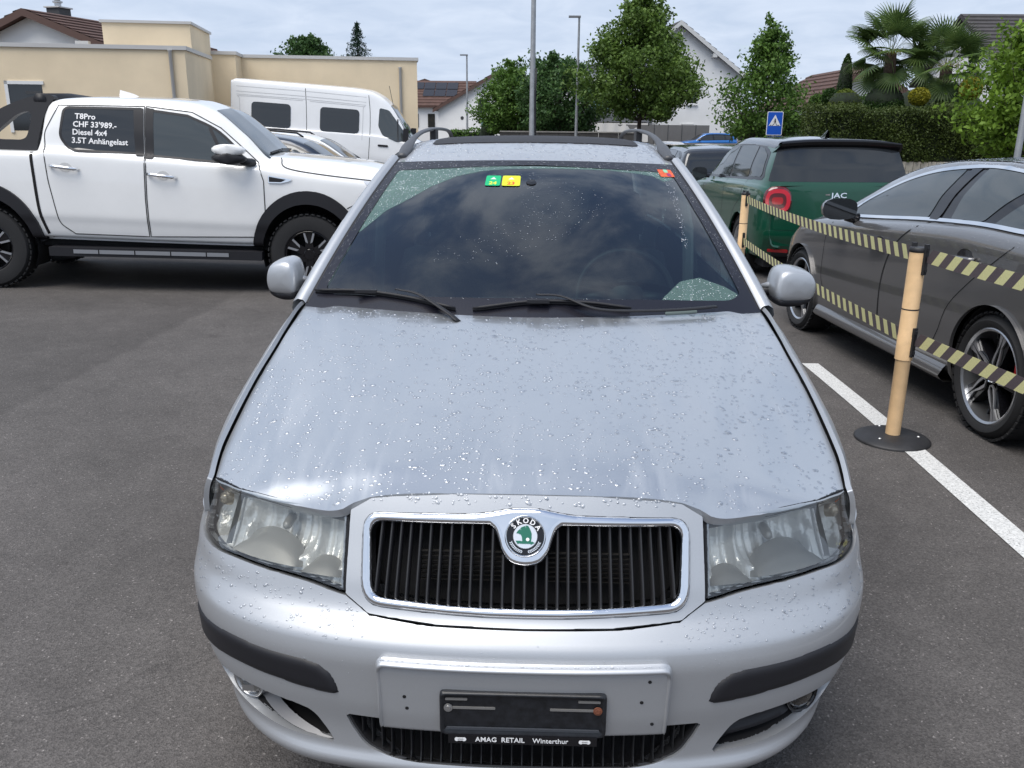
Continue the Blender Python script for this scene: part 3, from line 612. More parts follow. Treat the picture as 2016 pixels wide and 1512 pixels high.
def wheel(parent, loc, rad, width, rimr, axis, kind, face=1):
    """tyre and rim; axis = unit vector pointing out of the car"""
    wh = bpy.data.objects.new('wheel', None); wh.empty_display_size = .1; link(wh, parent)
    ax = Vector(axis); up = Vector((0, 0, 1)); wh.matrix_basis = Matrix.Translation(loc) @ Matrix((up.cross(ax), up, ax)).transposed().to_4x4()
    w2 = width/2; k = rad-rimr
    MB().lathe([(rimr-.005, -w2*.8), (rimr+.01, -w2*.92), (rimr+k*.5, -w2), (rad-.03, -w2*.93), (rad-.006, -w2*.72), (rad, -w2*.45), (rad, w2*.45), (rad-.006, w2*.72), (rad-.03, w2*.93), (rimr+k*.5, w2), (rimr+.012, w2*.94), (rimr-.004, w2*.82), (rimr-.01, w2*.6)], 48).obj('tyre', M['rubber'], wh, auto=35)
    tr = MB()
    for i in range(44):
        a = 2*math.pi*i/44
        for s_ in (-1, 1):
            mm = Matrix.Rotation(a+s_*.03, 4, 'Z') @ Matrix.Translation((rad-.004, 0, s_*w2*.62)) @ Matrix.Rotation(s_*.28, 4, 'Y'); tr.box((-.008, -.017, -w2*.26), (.0045, .017, w2*.26), mm)
    tr.obj('tread', M['rubber'], wh)['kind'] = 'stuff'
    lip = MB().lathe([(rimr, w2*.78), (rimr+.004, w2*.86), (rimr-.004, w2*.9), (rimr-.016, w2*.82), (rimr-.02, w2*.1), (rimr-.03, -w2*.5)], 48)
    if kind == 'merc': lip.obj('rim_lip', M['alloy'], wh, auto=40)
    else: lip.obj('rim_lip', M['alloy' if kind == 'alloy' else 'black_gloss'], wh, auto=40)
    MB().lathe([(0, -w2*.15), (rimr*.62, -w2*.15), (rimr*.64, -w2*.35), (rimr, -w2*.4)], 32).obj('brake_disc', mat('disc_dark', (.03, .03, .032), .5, .6), wh, auto=30)
    sp = MB(); sp2 = MB()  # bright alloy spoke faces, and gloss black ones set behind them
    if kind == 'merc':
        for i in range(5):
            mm = Matrix.Rotation(2*math.pi*i/5+R(75), 4, 'Z'); r1 = rimr-.012
            z0, z1 = w2*.2, w2*.74
            for s_ in (-1, 1):
                sp.prism([(.045, s_*.008), (.075, s_*.030), (.12, s_*.026), (r1-.07, s_*.013), (r1, s_*.034), (r1, s_*.002), (r1-.055, s_*.004), (.12, s_*.012), (.062, s_*.014), (.05, 0)], z1-.01, z1, mm)
                sp2.prism([(.05, s_*.03), (.12, s_*.040), (r1, s_*.052), (r1, s_*.034), (r1-.07, s_*.013), (.12, s_*.026), (.075, s_*.030)], z0, z1-.012, mm)
            sp2.prism([(.04, -.03), (r1, -.045), (r1, .045), (.04, .03)], z0-.02, z0+.01, mm)
        sp2.lathe([(0, w2*.66), (.035, w2*.66), (.05, w2*.5), (.06, 0)], 24)
        for i in range(5): sp2.box((.2, -.003, z0-.01), (rimr-.02, .003, z0+.01), Matrix.Rotation(2*math.pi*i/5+R(111), 4, 'Z'))
        sp.obj('rim', M['alloy'], wh, auto=30); sp2.obj('rim_black_spoke', M['black_gloss'], wh, auto=30)
        MB().lathe([(.024, w2*.74), (.030, w2*.76), (.034, w2*.70)], 20).obj('rim_cap', M['chrome'], wh, auto=30)
    elif kind == 'truck':
        z1 = w2*.80
        for i in range(6):
            mm = Matrix.Rotation(2*math.pi*i/6+R(30), 4, 'Z'); r1 = rimr-.01
            sp2.prism([(.03, -.045), (r1*.62, -.034), (r1, -.052), (r1, .052), (r1*.62, .034), (.03, .045)], z1-.045, z1-.008, mm)
            for s_ in (-1, 1): sp.prism([(r1*.50, s_*.012), (r1*.56, s_*.034), (r1, s_*.060), (r1, s_*.040), (r1*.60, s_*.016)], z1-.012, z1, mm)
        sp2.lathe([(0, z1-.005), (.05, z1-.005), (.075, z1-.02), (.08, z1-.06)], 24)
        for i in range(6): sp2.lathe([(0, z1+.0), (.011, z1), (.012, z1-.03)], 8, Matrix.Rotation(2*math.pi*i/6, 4, 'Z') @ Matrix.Translation((.062, 0, 0)))
        sp.obj('rim', M['alloy'], wh, auto=30); sp2.obj('rim_black_spoke', M['black_gloss'], wh, auto=30)
    else:
        for i in range(7 if kind == 'alloy' else 5):
            mm = Matrix.Rotation(2*math.pi*i/(7 if kind == 'alloy' else 5)+.3, 4, 'Z'); sp.prism([(.03, -.03), (rimr-.01, -.022), (rimr-.01, .022), (.03, .03)], w2*.4, w2*.72, mm)
        sp.lathe([(0, w2*.78), (.045, w2*.76), (.06, w2*.4)], 20); sp.obj('rim', M['alloy'], wh, auto=30)
    return wh
for sg in (1, -1):
    for ya in (.87, 3.33): wheel(FAB, (sg*.725, ya, .30), .30, .185, .195, (sg, 0, 0), 'alloy')
# ---- windscreen
def Gs(s, t):
    s = np.asarray(s, float); t = np.asarray(t, float); q = s*s; bl = 4*t*(1-t)
    B = np.stack([.735*s, 1.10+.18*q, .972+.03*q], -1); T = np.stack([.548*s, 1.965+.09*q, 1.441-.015*q], -1)
    p = B+(T-B)*t[..., None]; p[..., 2] += .02*bl; p[..., 1] -= .012*bl; return p
Gm = surf_off(Gs, 1.)
ws_out = rounded([(-1.015,-.02),(1.015,-.02),(1.012,1.0),(-1.012,1.0)], .01)
polypanel('windscreen', ws_out, [], .04, Gm, M['windscreen'], FAB)
fr_in = mirror_poly(np.vstack([[(0,.961)], rounded([(.2,.960),(.945,.948),(.958,.062),(.3,.13)], [.0,.03,.03,.0])[6:-6], crom([(.9,.066),(.5,.115),(0,.138)], 4)]))
polypanel('windscreen_frit', ws_out, [fr_in], (.02, .014), Gm, mat('frit', (.012, .012, .018), .25), FAB, depth=-.0022)
# wiper swept areas and droplets are placed further down
# ---- roof
_rz = pchip([(1.94,1.436),(1.97,1.4415),(2.1,1.468),(2.35,1.500),(2.6,1.518),(2.9,1.520),(3.4,1.510),(4.0,1.468),(4.2,1.43)])
_rx = pchip([(1.9,.56),(2.05,.565),(2.4,.585),(3.0,.585),(3.8,.56),(4.2,.52)])
def Rs(x, y):
    x = np.asarray(x, float); y = np.asarray(y, float); k = np.abs(x)/.57
    yy = y+.09*(np.abs(x)/.548)**2*smoothstep(2.6, 1.95, y)
    return np.stack([x, yy, _rz(y)-.018*k**2-.016*k**6+0*x], -1)
Rm = surf_off(Rs, 1.)
roof = isopanel('roof', (-.63, .63), (1.94, 4.2), (.02, .03), lambda U, V: np.minimum(np.minimum(V-1.972, 4.15-V), _rx(V)-np.abs(U)), Rm, M['silver'], FAB, flange=.03)
polypanel('sunroof', rounded([(-.448,2.352),(.448,2.352),(.43,3.15),(-.43,3.15)], .05), [], .02, Rm, mat('sunroof_glass', (.03, .03, .034), .6, spec=.2, bump=(90, .8, .004)), FAB, depth=-.004, flange=.006)
for sg in (1, -1):
    # roof gutter strip + cant rail + pillars, side glass
    ys = np.linspace(1.98, 4.1, 16); rx = _rx(ys); p = Rs(rx+.003, ys)
    out_ = [(sg*(a[0]+.035), a[1], a[2]-.03) for a in p]; mid = [(sg*(a[0]+.012), a[1], a[2]-.012) for a in p]; inn = [(sg*a[0], a[1], a[2]-.006) for a in p]
    v, f = grid([inn, mid, out_]); mk('roof_gutter', v, f, M['black_plastic'], FAB)
    p1 = [(sg*(a[0]+.036), a[1], a[2]-.028) for a in p]; p2 = [(sg*(a[0]+.065), a[1], a[2]-.055) for a in p]; p3 = [(sg*(a[0]+.08), a[1], a[2]-.095) for a in p]
    v, f = grid([p1, p2, p3]); mk('cant_rail', v, f, M['silver'], FAB)
    # A pillar: from the wing up to the roof
    t = np.linspace(.0, 1.04, 14); g = Gs(np.full(14, 1.013), np.clip(t, 0, 1.04)); rows = []
    for ox, oy, oz in ((.002, 0, .002), (.010, .0, .013), (.028, .004, .016), (.046, .014, .004), (.056, .035, -.022), (.058, .07, -.05)):
        wd = 1-.12*t; rows.append([(sg*(a[0]+ox*w_*1.05), a[1]+oy+ (.03 if i == 0 else 0)*0, a[2]+oz) for i, (a, w_) in enumerate(zip(g, wd))])
    v, f = grid(rows); mk('a_pillar', v, f, M['silver'], FAB)
    # pillar seal
    rows = [[(sg*(a[0]+dx), a[1], a[2]+dz) for a in g] for dx, dz in ((-.008, .004), (.001, .0045), (.004, -.004))]; v, f = grid(rows); mk('windscreen_seal', v, f, M['black_plastic'], FAB)
    # side windows and pillars (waist line to cant rail)
    for nm, ya, yb_, mt in (('front_side_window', 1.50, 2.36, 'side_glass'), ('b_pillar', 2.36, 2.46, 'black_plastic'), ('rear_side_window', 2.46, 3.2, 'side_glass'), ('c_pillar', 3.2, 3.34, 'silver'), ('quarter_window', 3.34, 3.95, 'side_glass'), ('d_pillar', 3.95, 4.15, 'silver')):
        yy = np.linspace(ya, yb_, 6); rows = []
        for q in np.linspace(0, 1, 6):
            r_ = []
            for y in yy:
                top = Rs(np.array([_rx(y)+.083]), np.array([y]))[0]; zt = float(_rz(max(y, 2.0)))-.13; xt = float(_rx(y))+.083
                yl = y; zb = float(_ez(y)); xb = float(_ex(y))
                if ya == 1.50: zt = zb+(zt-zb)*min(1., (y-1.42)/.62); xt = xb+(xt-xb)*min(1., (y-1.42)/.62)
                r_.append((sg*(xb+(xt-xb)*q+.02*q*(1-q)*4), yl, zb+(zt-zb)*q))
            rows.append(r_)
        v, f = grid(rows); mk(nm, v, f, M[mt], FAB)
    # roof rail
    path = crom([(.549,2.17,1.446),(.548,2.27,1.466),(.546,2.40,1.493),(.542,2.58,1.522),(.538,2.85,1.541),(.533,3.3,1.549),(.53,3.8,1.540),(.527,4.02,1.518),(.526,4.12,1.478)], 5)
    rr = [.011+.010*math.exp(-((i-6)/5)**2) for i in range(len(path))]
    rl = MB().tube([(sg*a, b_, c) for a, b_, c in path], rr, 10, flat=(1.25, .8)).obj('roof_rail', M['rail_grey'], FAB, smooth=True)
    MB().box((sg*.53-.015, 3.12, 1.48), (sg*.53+.015, 3.24, 1.545)).obj('rail_foot', M['black_plastic'], rl)
# ---- tail, floor and cabin
_b = MB(); yy = [(4.12, 1.43, .52), (4.18, 1.30, .60), (4.21, 1.0, .66), (4.23, .7, .70), (4.21, .4, .70), (4.15, .25, .66)]
v, f = grid([[(x, y-.06*(abs(x)/w_)**3, z) for x in np.linspace(-w_, w_, 9)] for y, z, w_ in yy]); mk('tailgate', v, f, M['silver'], FAB)
MB().box((-.70, .95, .16), (.70, 4.1, .22)).obj('underbody', M['black_matt'], FAB)
MB().box((-.62, 1.10, .45), (.62, 1.14, .93)).obj('bulkhead', M['black_matt'], FAB)
dash = [[(x, y, z-.03*(abs(x)/.7)**2) for x in np.linspace(-.71, .71, 15)] for y, z in ((1.05, .93), (1.16, .975), (1.35, .985), (1.60, .975), (1.72, .95), (1.75, .88), (1.72, .70))]
v, f = grid(dash); mk('dashboard', v, f, M['interior'], FAB)
v, f = grid([[(.36+.19*math.cos(a)*s_, 1.66+.10*(1-s_), .97+.03*math.cos(a)*0+.055*math.sin(a)*s_+.02*(1-s_)) for a in np.linspace(0, math.pi, 10)] for s_ in (1, .8, .3)]); mk('instrument_hood', v, f, M['interior'], FAB)
sw = MB(); SWM = frame((.36, 1.83, .935), (1, 0, 0), (0, .42, .9))
sw.lathe([(.185+.015*math.cos(a), .015*math.sin(a)) for a in np.linspace(0, 6.283, 9)[:-1]], 32, SWM, close=True)
sw.lathe([(0, .03), (.06, .025), (.075, 0), (.06, -.02)], 20, SWM)
for a in (0, 180, 270): sw.box((.05, -.018, -.008), (.18, .018, .008), SWM @ Matrix.Rotation(R(a), 4, 'Z'))
sw.obj('steering_wheel', M['black_plastic'], FAB, smooth=True)
def seat_back(name, x, y, w_, h0, h1):
    rows = []
    for z, k, d in ((h0, .92, .0), (h0+.1, 1, .0), ((h0+h1)/2, 1, .03), (h1-.12, .96, .08), (h1-.02, .85, .10), (h1, .6, .12)):
        rows.append([(x+w_*k*math.copysign(abs(math.cos(a))**.6, math.cos(a)), y+d+.07*math.copysign(abs(math.sin(a))**.7, math.sin(a)), z) for a in np.linspace(0, 2*math.pi, 15)])
    v, f = grid(rows); f.append(tuple(len(v)-15+i for i in range(14))); o = mk(name, v, f, M['seat_cloth'], FAB); return o
for x in (-.36, .36):
    s_ = seat_back('front_seat', x, 2.25, .25, .45, 1.06); h_ = seat_back('headrest', x, 2.36, .13, 1.12, 1.30); h_.parent = s_
    MB().box((x-.25, 1.85, .35), (x+.25, 2.3, .52)).obj('seat_cushion', M['seat_cloth'], s_)
seat_back('rear_bench', 0, 3.05, .62, .45, 1.06)
for x in (-.4, .4): seat_back('rear_headrest', x, 3.12, .12, 1.06, 1.2)
for sg in (1, -1):
    v, f = grid([[(sg*.735, 2.35, .95), (sg*.70, 2.36, 1.2), (sg*.63, 2.36, 1.40)], [(sg*.72, 2.47, .95), (sg*.69, 2.46, 1.2), (sg*.62, 2.46, 1.40)]]); mk('pillar_trim', v, f, M['interior_pale'], FAB)
    MB().tube([(sg*.70, 2.33, .75), (sg*.675, 2.34, 1.15), (sg*.62, 2.33, 1.36)], .024, 6, flat=(1, .2)).obj('seat_belt', M['interior_pale'], FAB)
    v, f = grid([[(sg*(a[0]-.012), a[1]+.01, a[2]-.006) for a in g], [(sg*(a[0]-.035), a[1]+.05, a[2]-.01) for a in g]]); mk('pillar_lining', v, f, mat('lining', (.33, .37, .35), .8), FAB)
    MB().box((sg*.78-.02, 1.45, .3), (sg*.78+.02, 4.0, .98)).obj('door_lining', M['interior'], FAB)
v, f = grid([[(x, y, _rz(y)-.045-.02*(x/.55)**2) for x in np.linspace(-.54, .54, 7)] for y in (2.03, 2.3, 2.7, 3.3, 4.0)]); mk('headlining', v, f, mat('headliner', (.30, .32, .31), .9), FAB)
MB().box((-.12, 2.03, 1.315), (.12, 2.06, 1.385)).obj('rear_view_mirror', M['black_plastic'], FAB)
v, f = grid([[(-.68, 1.2, .95), (0, 1.08, .955), (.68, 1.2, .95)], [(-.74, 1.31, .985), (0, 1.125, .965), (.74, 1.31, .985)]]); mk('cowl', v, f, M['black_plastic'], FAB)
# ---- wipers
def gpt(s, t, h): return Vector(Gm(np.array([s]), np.array([t]), -h)[0])
for blade, arm in (([(-.995,.060),(-.776,.094),(-.55,.092),(-.33,.062)], [(-.61,.110),(-.50,.098),(-.36,.030),(-.30,-.01)]), ([(-.255,.066),(0,.106),(.24,.100),(.435,.066)], [(.02,.125),(.13,.118),(.25,.066),(.36,.045),(.60,.030),(.80,.022)])):
    bp = crom(blade, 5); ap = crom(arm, 4)
    wp = MB().tube([gpt(a, b_, .016) for a, b_ in bp], [.003]+[.0055]*(len(bp)-2)+[.003], 6, flat=(1.1, .9)).tube([gpt(a, b_, .006) for a, b_ in bp], .004, 4, flat=(.5, 1.4)).obj('wiper_blade', M['black_plastic'], FAB, smooth=True)
    MB().tube([gpt(a, b_, .028) for a, b_ in ap], [.005+.004*i/len(ap) for i in range(len(ap))], 6, flat=(1.5, .55)).obj('wiper_arm', M['black_plastic'], wp, smooth=True)
    c = blade[1]; q = gpt(c[0]+.03, c[1]-.006, .022); MB().box(q-Vector((.035, .008, .005)), q+Vector((.035, .008, .005))).obj('wiper_clip', M['black_plastic'], wp)
# ---- vignettes on the glass
def sticker(name, s0, s1, t0, t1, ma, d=-.003, par=FAB): return polypanel(name, rounded([(s0, t0), (s1, t0), (s1, t1), (s0, t1)], .008), [], .012, Gm, ma, par, depth=d)
def gframe(s, t, d):
    p = gpt(s, t, d); x = gpt(s+.02, t, d)-gpt(s-.02, t, d); y = gpt(s, t+.02, d)-gpt(s, t-.02, d); return frame(p, x, y)
for s0, s1, cg, ct, tx in ((-.312, -.215, (.0, .42, .16), (.75, .8, .05), '24'), (-.205, -.088, (.62, .68, .02), (.75, .05, .03), '23')):
    st = sticker('vignette', s0, s1, .79, .868, mat('vig_'+tx, cg, .4))
    text('vignette_year', tx, .030, mat('vigt_'+tx, ct, .4), st, gframe((s0+s1)/2, .808, .0035), bold=.0008, ext=.0001)
    p = MB()
    for k in range(3): p.prism([(-.011+k*.004, -.004), (.011-k*.004, -.004), (.009-k*.004, .0), (-.009+k*.004, .0)], 0, .0002, gframe((s0+s1)/2, .842, .0035) @ Matrix.Translation((0, .006*k, 0)))
    p.obj('vignette_sign', M['white_print'], st)
st = sticker('old_vignette', .855, .955, .878, .945, mat('vig_old', (.62, .10, .03), .5, noise=(80, .3)))
sticker('vignette_patch', .895, .925, .915, .945, mat('vig_oldg', (.25, .55, .35), .5), -.0036, st); sticker('vignette_patch', .905, .935, .882, .91, mat('vig_oldp', (.3, .03, .12), .5), -.0036, st)
MB().lathe([(0, .004), (.019, .003), (.02, 0)], 20, gframe(-.017, .819, .0005)).obj('rain_sensor', M['black_gloss'], FAB)
v_ = gframe(.655, .037, .004)
MB().prism(rounded([(-.055,-.010),(.055,-.010),(.055,.010),(-.055,.010)], .01), 0, .0006, v_).obj('chassis_number_window', mat('vin', (.10, .13, .12), .4), FAB)
# ---- door mirrors
def mirror_cap(sg, x0, wd, z0, ht):
    mr = bpy.data.objects.new('door_mirror', None); mr.empty_display_size = .1; link(mr, FAB)
    ol = crom([(.02,.30),(.03,.62),(.10,.88),(.24,.985),(.45,.995),(.78,.90),(.94,.72),(1.0,.46),(.95,.22),(.80,.12),(.45,.10),(.12,.12)], 5, True); c_ = np.array([.5, .5]); rows = []
    for y, k, dy in ((1.545, .93, 0), (1.535, .99, 0), (1.50, 1., 0), (1.45, .985, .0), (1.425, .95, 0), (1.411, .885, 0), (1.404, .74, 0), (1.400, .46, 0), (1.398, .15, 0)):
        rows.append([(sg*(x0+wd*(c_[0]+(p[0]-c_[0])*k)), y+.035*(p[0]-.5)*k, z0+ht*(c_[1]+(p[1]-c_[1])*k)) for p in ol])
    v, f = grid([r_+[r_[0]] for r_ in rows]); n_ = len(ol)+1; f.append(tuple((len(rows)-1)*n_+i for i in range(n_-1)))
    mk('mirror_shell', v, f, M['silver'], mr, recalc=True)
    e = rows[0]; mk('mirror_back', [(a, b_+.001, c) for a, b_, c in e], [tuple(range(len(ol)))], M['black_gloss'], mr)
    lo = crom([(.04,.22),(.30,.20),(.70,.20),(.95,.26),(.93,.12),(.75,.02),(.40,-.04),(.10,.02)], 4, True); rows = []
    for y, k in ((1.55, .95), (1.52, 1.), (1.46, 1.), (1.425, .94), (1.412, .8)):
        rows.append([(sg*(x0+wd*(.5+(p[0]-.5)*k)), y+.035*(p[0]-.5), z0+ht*(.1+(p[1]-.1)*k)) for p in lo])
    v, f = grid([r_+[r_[0]] for r_ in rows]); n_ = len(lo)+1; f.append(tuple((len(rows)-1)*n_+i for i in range(n_-1))); mk('mirror_base', v, f, M['black_plastic'], mr, recalc=True)
    MB().tube([(sg*.742, 1.53, z0+.02), (sg*(x0-.005), 1.51, z0+.035), (sg*(x0+.04), 1.49, z0+.045)], [.034, .028, .024], 8, flat=(1, .8)).obj('mirror_arm', M['black_plastic'], mr, smooth=True)
    MB().tube([(sg*(x0-.018), 1.50, z0+.052), (sg*(x0+.012), 1.49, z0+.058), (sg*(x0+.04), 1.48, z0+.07)], [.008, .014, .02], 8).obj('mirror_neck', M['silver'], mr, smooth=True)
    MB().add(*grid([[(sg*.752, 1.40, .99), (sg*.752, 1.60, .99)], [(sg*.735, 1.50, 1.03), (sg*.735, 1.62, 1.09)]])).obj('mirror_triangle', M['black_plastic'], mr)
mirror_cap(1, .818, .155, .992, .126); mirror_cap(-1, .803, .119, .992, .134)
# ---- raindrops
rg = np.random.default_rng(3)
def scatter(mp, lo, hi, n, ok, rmin, rmax, name, stretch=(1, 0, 0), depth=-.0005, flatten=.32, tail=3., ma='water'):
    u = rg.uniform(lo[0], hi[0], n); v = rg.uniform(lo[1], hi[1], n); k = ok(u, v); u, v = u[k], v[k]
    p = mp(u, v, depth); q = mp(u, v, depth-.01); nn = (q-p)/.01
    s = rmin+(rmax-rmin)*rg.beta(1., tail, len(u)); return drops(name, p, nn, s, M[ma], FAB, rg, flatten, stretch)
cl = rg.uniform(-1, 1, (60, 2))
def clump(u, v, sc=6.):
    a = np.sin(u*9.1+3*np.sin(v*5.3))*np.sin(v*8.7+2*np.sin(u*4.1))+.5*np.sin(u*23+v*17); return rg.uniform(-1.1, 1.3, len(u)) < a*.6+.45
scatter(Hm, (-.76, .165), (.76, 1.29), 7200, lambda u, v: (sdf(HOOD, u, v) > .01) & clump(u, v), .0015, .0085, 'bonnet_raindrops', tail=4.5, flatten=.27)
scatter(Rm, (-.55, 1.98), (.55, 2.9), 2600, lambda u, v: np.abs(u) < .54, .002, .008, 'roof_raindrops')
scatter(Fm, (-.93, .55), (.93, .66), 900, lambda u, v: (sdf(mirror_poly(bh), u, v) > .008) & (np.abs(u) > .33), .0012, .0042, 'bumper_raindrops', flatten=.5)
scatter(Fm, (-.29, .518), (.29, .531), 240, lambda u, v: u < 9, .0012, .004, 'carrier_raindrops', depth=-.020, flatten=.5)
scatter(Fm, (-.9, .42), (.9, .62), 120, lambda u, v: sdf(mirror_poly(bh), u, v) > .01, .0009, .0022, 'bumper_specks', flatten=.5)
scatter(Fm, (-.36, .808), (.36, .828), 90, lambda u, v: u < 9, .0015, .005, 'surround_raindrops', depth=-.0035)
ARC = np.array([(-.979,.10),(-.979,.226),(-.95,.421),(-.863,.588),(-.772,.668),(-.654,.782),(-.512,.866),(-.351,.909),(-.18,.927),(.1,.935),(.516,.927),(.70,.905),(.80,.885),(.86,.84),(.83,.62),(.775,.36),(.81,.34),(.87,.6),(.93,.86),(.945,.95),(-.945,.95),(-.955,.10)])
TRI = np.array([(.56,.075),(.60,.12),(.70,.19),(.80,.20),(.90,.14),(.95,.09),(.93,.07)])
FRT = lambda u, v: (sdf(fr_in, u, v) < 0) & (np.abs(u) < 1.0) & (v > .12) & (v < .99)
scatter(Gm, (-1, .05), (1, .96), 11000, lambda u, v: (sdf(ARC, u, v) > .004) | (sdf(TRI, u, v) > .004), .0007, .0021, 'windscreen_raindrops', depth=-.0012, flatten=.45, ma='water_glass')
for nm, pl_ in (('rain_film', np.vstack([ARC[:14], ARC[18:]])), ('rain_film', TRI)): polypanel(nm, pl_, [], .012, Gm, M['rain_film'], FAB, depth=-.0008)
scatter(Gm, (-1, .0), (1, 1.), 7000, FRT, .0009, .0024, 'windscreen_edge_raindrops', depth=-.0027, flatten=.45)
scatter(Gm, (-.5, .30), (.45, .9), 1100, lambda u, v: clump(u*1.7+1, v*2.2) & (np.abs(u+.12+.3*np.sin(v*7)) < .26), .0008, .0024, 'windscreen_specks', depth=-.0012, flatten=.45)
scatter(lambda u, v, d=0.: surf_off(lambda a, b_: Ss(a, b_, 1), 1)(u, v, d), (.38, .005), (1.35, .09), 420, lambda u, v: u > 0, .0012, .004, 'wing_raindrops')
scatter(lambda u, v, d=0.: surf_off(lambda a, b_: Ss(a, b_, -1), -1)(u, v, d), (.38, .005), (1.35, .09), 420, lambda u, v: u > 0, .0012, .004, 'wing_raindrops')
# ================================================================== the other vehicles
def herm(K, tk, t):
    """K: (nk, n) knot values per sample, tk fixed knots, t: (n,) -> cubic interpolation"""
    K = np.asarray(K); tk = np.asarray(tk); n = K.shape[1]; i = np.clip(np.searchsorted(tk, t, side='right')-1, 0, len(tk)-2)
    h = (tk[1:]-tk[:-1])[:, None]; d = (K[1:]-K[:-1])/h; mm = np.zeros_like(K); mm[0] = d[0]; mm[-1] = d[-1]
    a, b_ = d[:-1], d[1:]; mm[1:-1] = np.where(a*b_ > 0, 2*a*b_/(a+b_+np.where(a*b_ > 0, 0, 1)), 0)
    j = np.arange(n); hh = tk[i+1]-tk[i]; s = (t-tk[i])/hh
    return (1+2*s)*(1-s)**2*K[i, j]+s*(1-s)**2*hh*mm[i, j]+s*s*(3-2*s)*K[i+1, j]+s*s*(s-1)*hh*mm[i+1, j]
TK = [0, .05, .11, .26, .38, .46, .50, .53, .66, .78, .84, 1.]
class Car:
    """lofted body; local X forward from the rear axle, Y left, Z up"""
    def __init__(s, root, paint, x0, x1, zb, W, sh, top, tw, ed, arches, lowcrease=.35, shoulder=.06, res=(.03, .016)):
        s.root, s.paint, s.x0, s.x1 = root, paint, x0, x1; s.zb, s.W, s.sh, s.tp, s.tw, s.ed = [pchip(c) for c in (zb, W, sh, top, tw, ed)]; s.lc, s.sd = lowcrease, shoulder; s.arches = arches
        def sd(U, V):
            p = s.S(U.ravel(), V.ravel()); X = p[:, 0].reshape(U.shape); Z = p[:, 2].reshape(U.shape); d = np.minimum(U-x0, x1-U)+1e-4
            for ax, az, rx, rz in arches:
                e = (np.sqrt(((X-ax)/rx)**2+((Z-az)/rz)**2)-1)*min(rx, rz); d = np.where(np.abs(V) > .5, np.minimum(d, e), d)
            return d
        s.body = isopanel('body', (x0, x1), (-1, 1), res, sd, surf_off(lambda a, b_: s.S(a, b_), 1.), paint, root, flange=.02)
        for xe, nm, sg in ((x0, 'rear_panel', 1), (x1, 'front_panel', -1)):
            t = np.linspace(-1, 1, 61); p = s.S(np.full(61, xe), t); p = p[::sg]
            mk(nm, p, [tuple(range(61))], paint, root)
        for ax, az, rx, rz in arches:
            for sg in (1, -1):
                pr = [(ax+(rx+.01)*math.cos(R(a)), az+(rz+.01)*math.sin(R(a))) for a in range(-25, 206, 15)]; n_ = len(pr); w_ = float(s.W(ax))
                v = [(p[0], sg*y_, p[1]) for y_ in (w_-.03, w_-.36) for p in pr]; mk('wheel_arch_liner', v, [(i, i+1, n_+i+1, n_+i) for i in range(n_-1)]+[tuple(range(n_, 2*n_))], M['black_matt'], root)
        MB().box((x0+.2, -float(s.W(1))+.15, float(s.zb(1))-.08), (x1-.2, float(s.W(1))-.15, float(s.zb(1))+.06)).obj('underbody', M['black_matt'], root)
    def S(s, x, t):
        x = np.asarray(x, float); t = np.asarray(t, float); sg = np.where(t < 0, 1., -1.); a = 1-np.abs(t)   # sheet parameter: t=-1 left sill? -> a below
        a = 1-a; a = np.abs(t); q = 1-a      # q = 0 at the outer sill ... 1 at the roof centre when a=0
        W, zb, sh, tp, tw, ed = s.W(x), s.zb(x), s.sh(x), s.tp(x), s.tw(x), s.ed(x); h = sh-zb; te = np.maximum(tp-ed, sh+.004); tw = np.minimum(tw, W-s.sd-.01)
        b0 = W-s.sd; dy = b0-tw; dz = te-sh
        Y = [W-.12, W-.035, W-.008, W+.006, W, W-.012, W-s.sd*.55, b0, b0-dy*.42, tw, tw-np.minimum(.05, tw*.3), 0*W]
        Z = [zb, zb+.015, zb+.09*h/.5, zb+s.lc*h, zb+.66*h, sh-.055, sh-.012, sh+.001, sh+dz*.52, te, te+(tp-te)*.5, tp]
        y = herm(np.array(Y), TK, q); z = herm(np.array(Z), TK, q)
        return np.stack([x, sg*y*-1*-1, z], -1)
    def _tab(s):
        xs = np.linspace(s.x0, s.x1, 261); k = 161; q = np.linspace(0, .80, k); P = s.S(np.repeat(xs, k), -(1-np.tile(q, 261))); Y = P[:, 1].reshape(261, k); Z = np.maximum.accumulate(P[:, 2].reshape(261, k), axis=1)
        s.zg = np.linspace(0, 3, 401); s.YT = np.array([np.interp(s.zg, Z[i], Y[i]) for i in range(261)])
        q = np.linspace(.46, 1, k); P = s.S(np.repeat(xs, k), -(1-np.tile(q, 261))); Y = np.maximum.accumulate(P[:, 1].reshape(261, k)[:, ::-1], axis=1); Z = P[:, 2].reshape(261, k)[:, ::-1]
        s.yg = np.linspace(0, 1.1, 221); s.ZT = np.array([np.interp(s.yg, Y[i], Z[i]) for i in range(261)])
    def _bil(s, T, g, x, v):
        a = np.clip((np.asarray(x, float)-s.x0)/(s.x1-s.x0)*260, 0, 259.999); b_ = np.clip((np.asarray(v, float)-g[0])/(g[-1]-g[0])*(len(g)-1), 0, len(g)-1.001); i = a.astype(int); j = b_.astype(int); a = a-i; b_ = b_-j
        return T[i, j]*(1-a)*(1-b_)+T[i+1, j]*a*(1-b_)+T[i, j+1]*(1-a)*b_+T[i+1, j+1]*a*b_
    def ys(s, x, z):
        if not hasattr(s, 'YT'): s._tab()
        return s._bil(s.YT, s.zg, x, z)
    def zs(s, x, y):
        if not hasattr(s, 'YT'): s._tab()
        return s._bil(s.ZT, s.yg, x, np.abs(y))
    def smap(s, sg): return surf_off(lambda x, z: np.stack([x, sg*s.ys(x, z), z], -1), -sg)
    def tmap(s): return surf_off(lambda x, y: np.stack([x, y, s.zs(x, y)], -1), 1.)
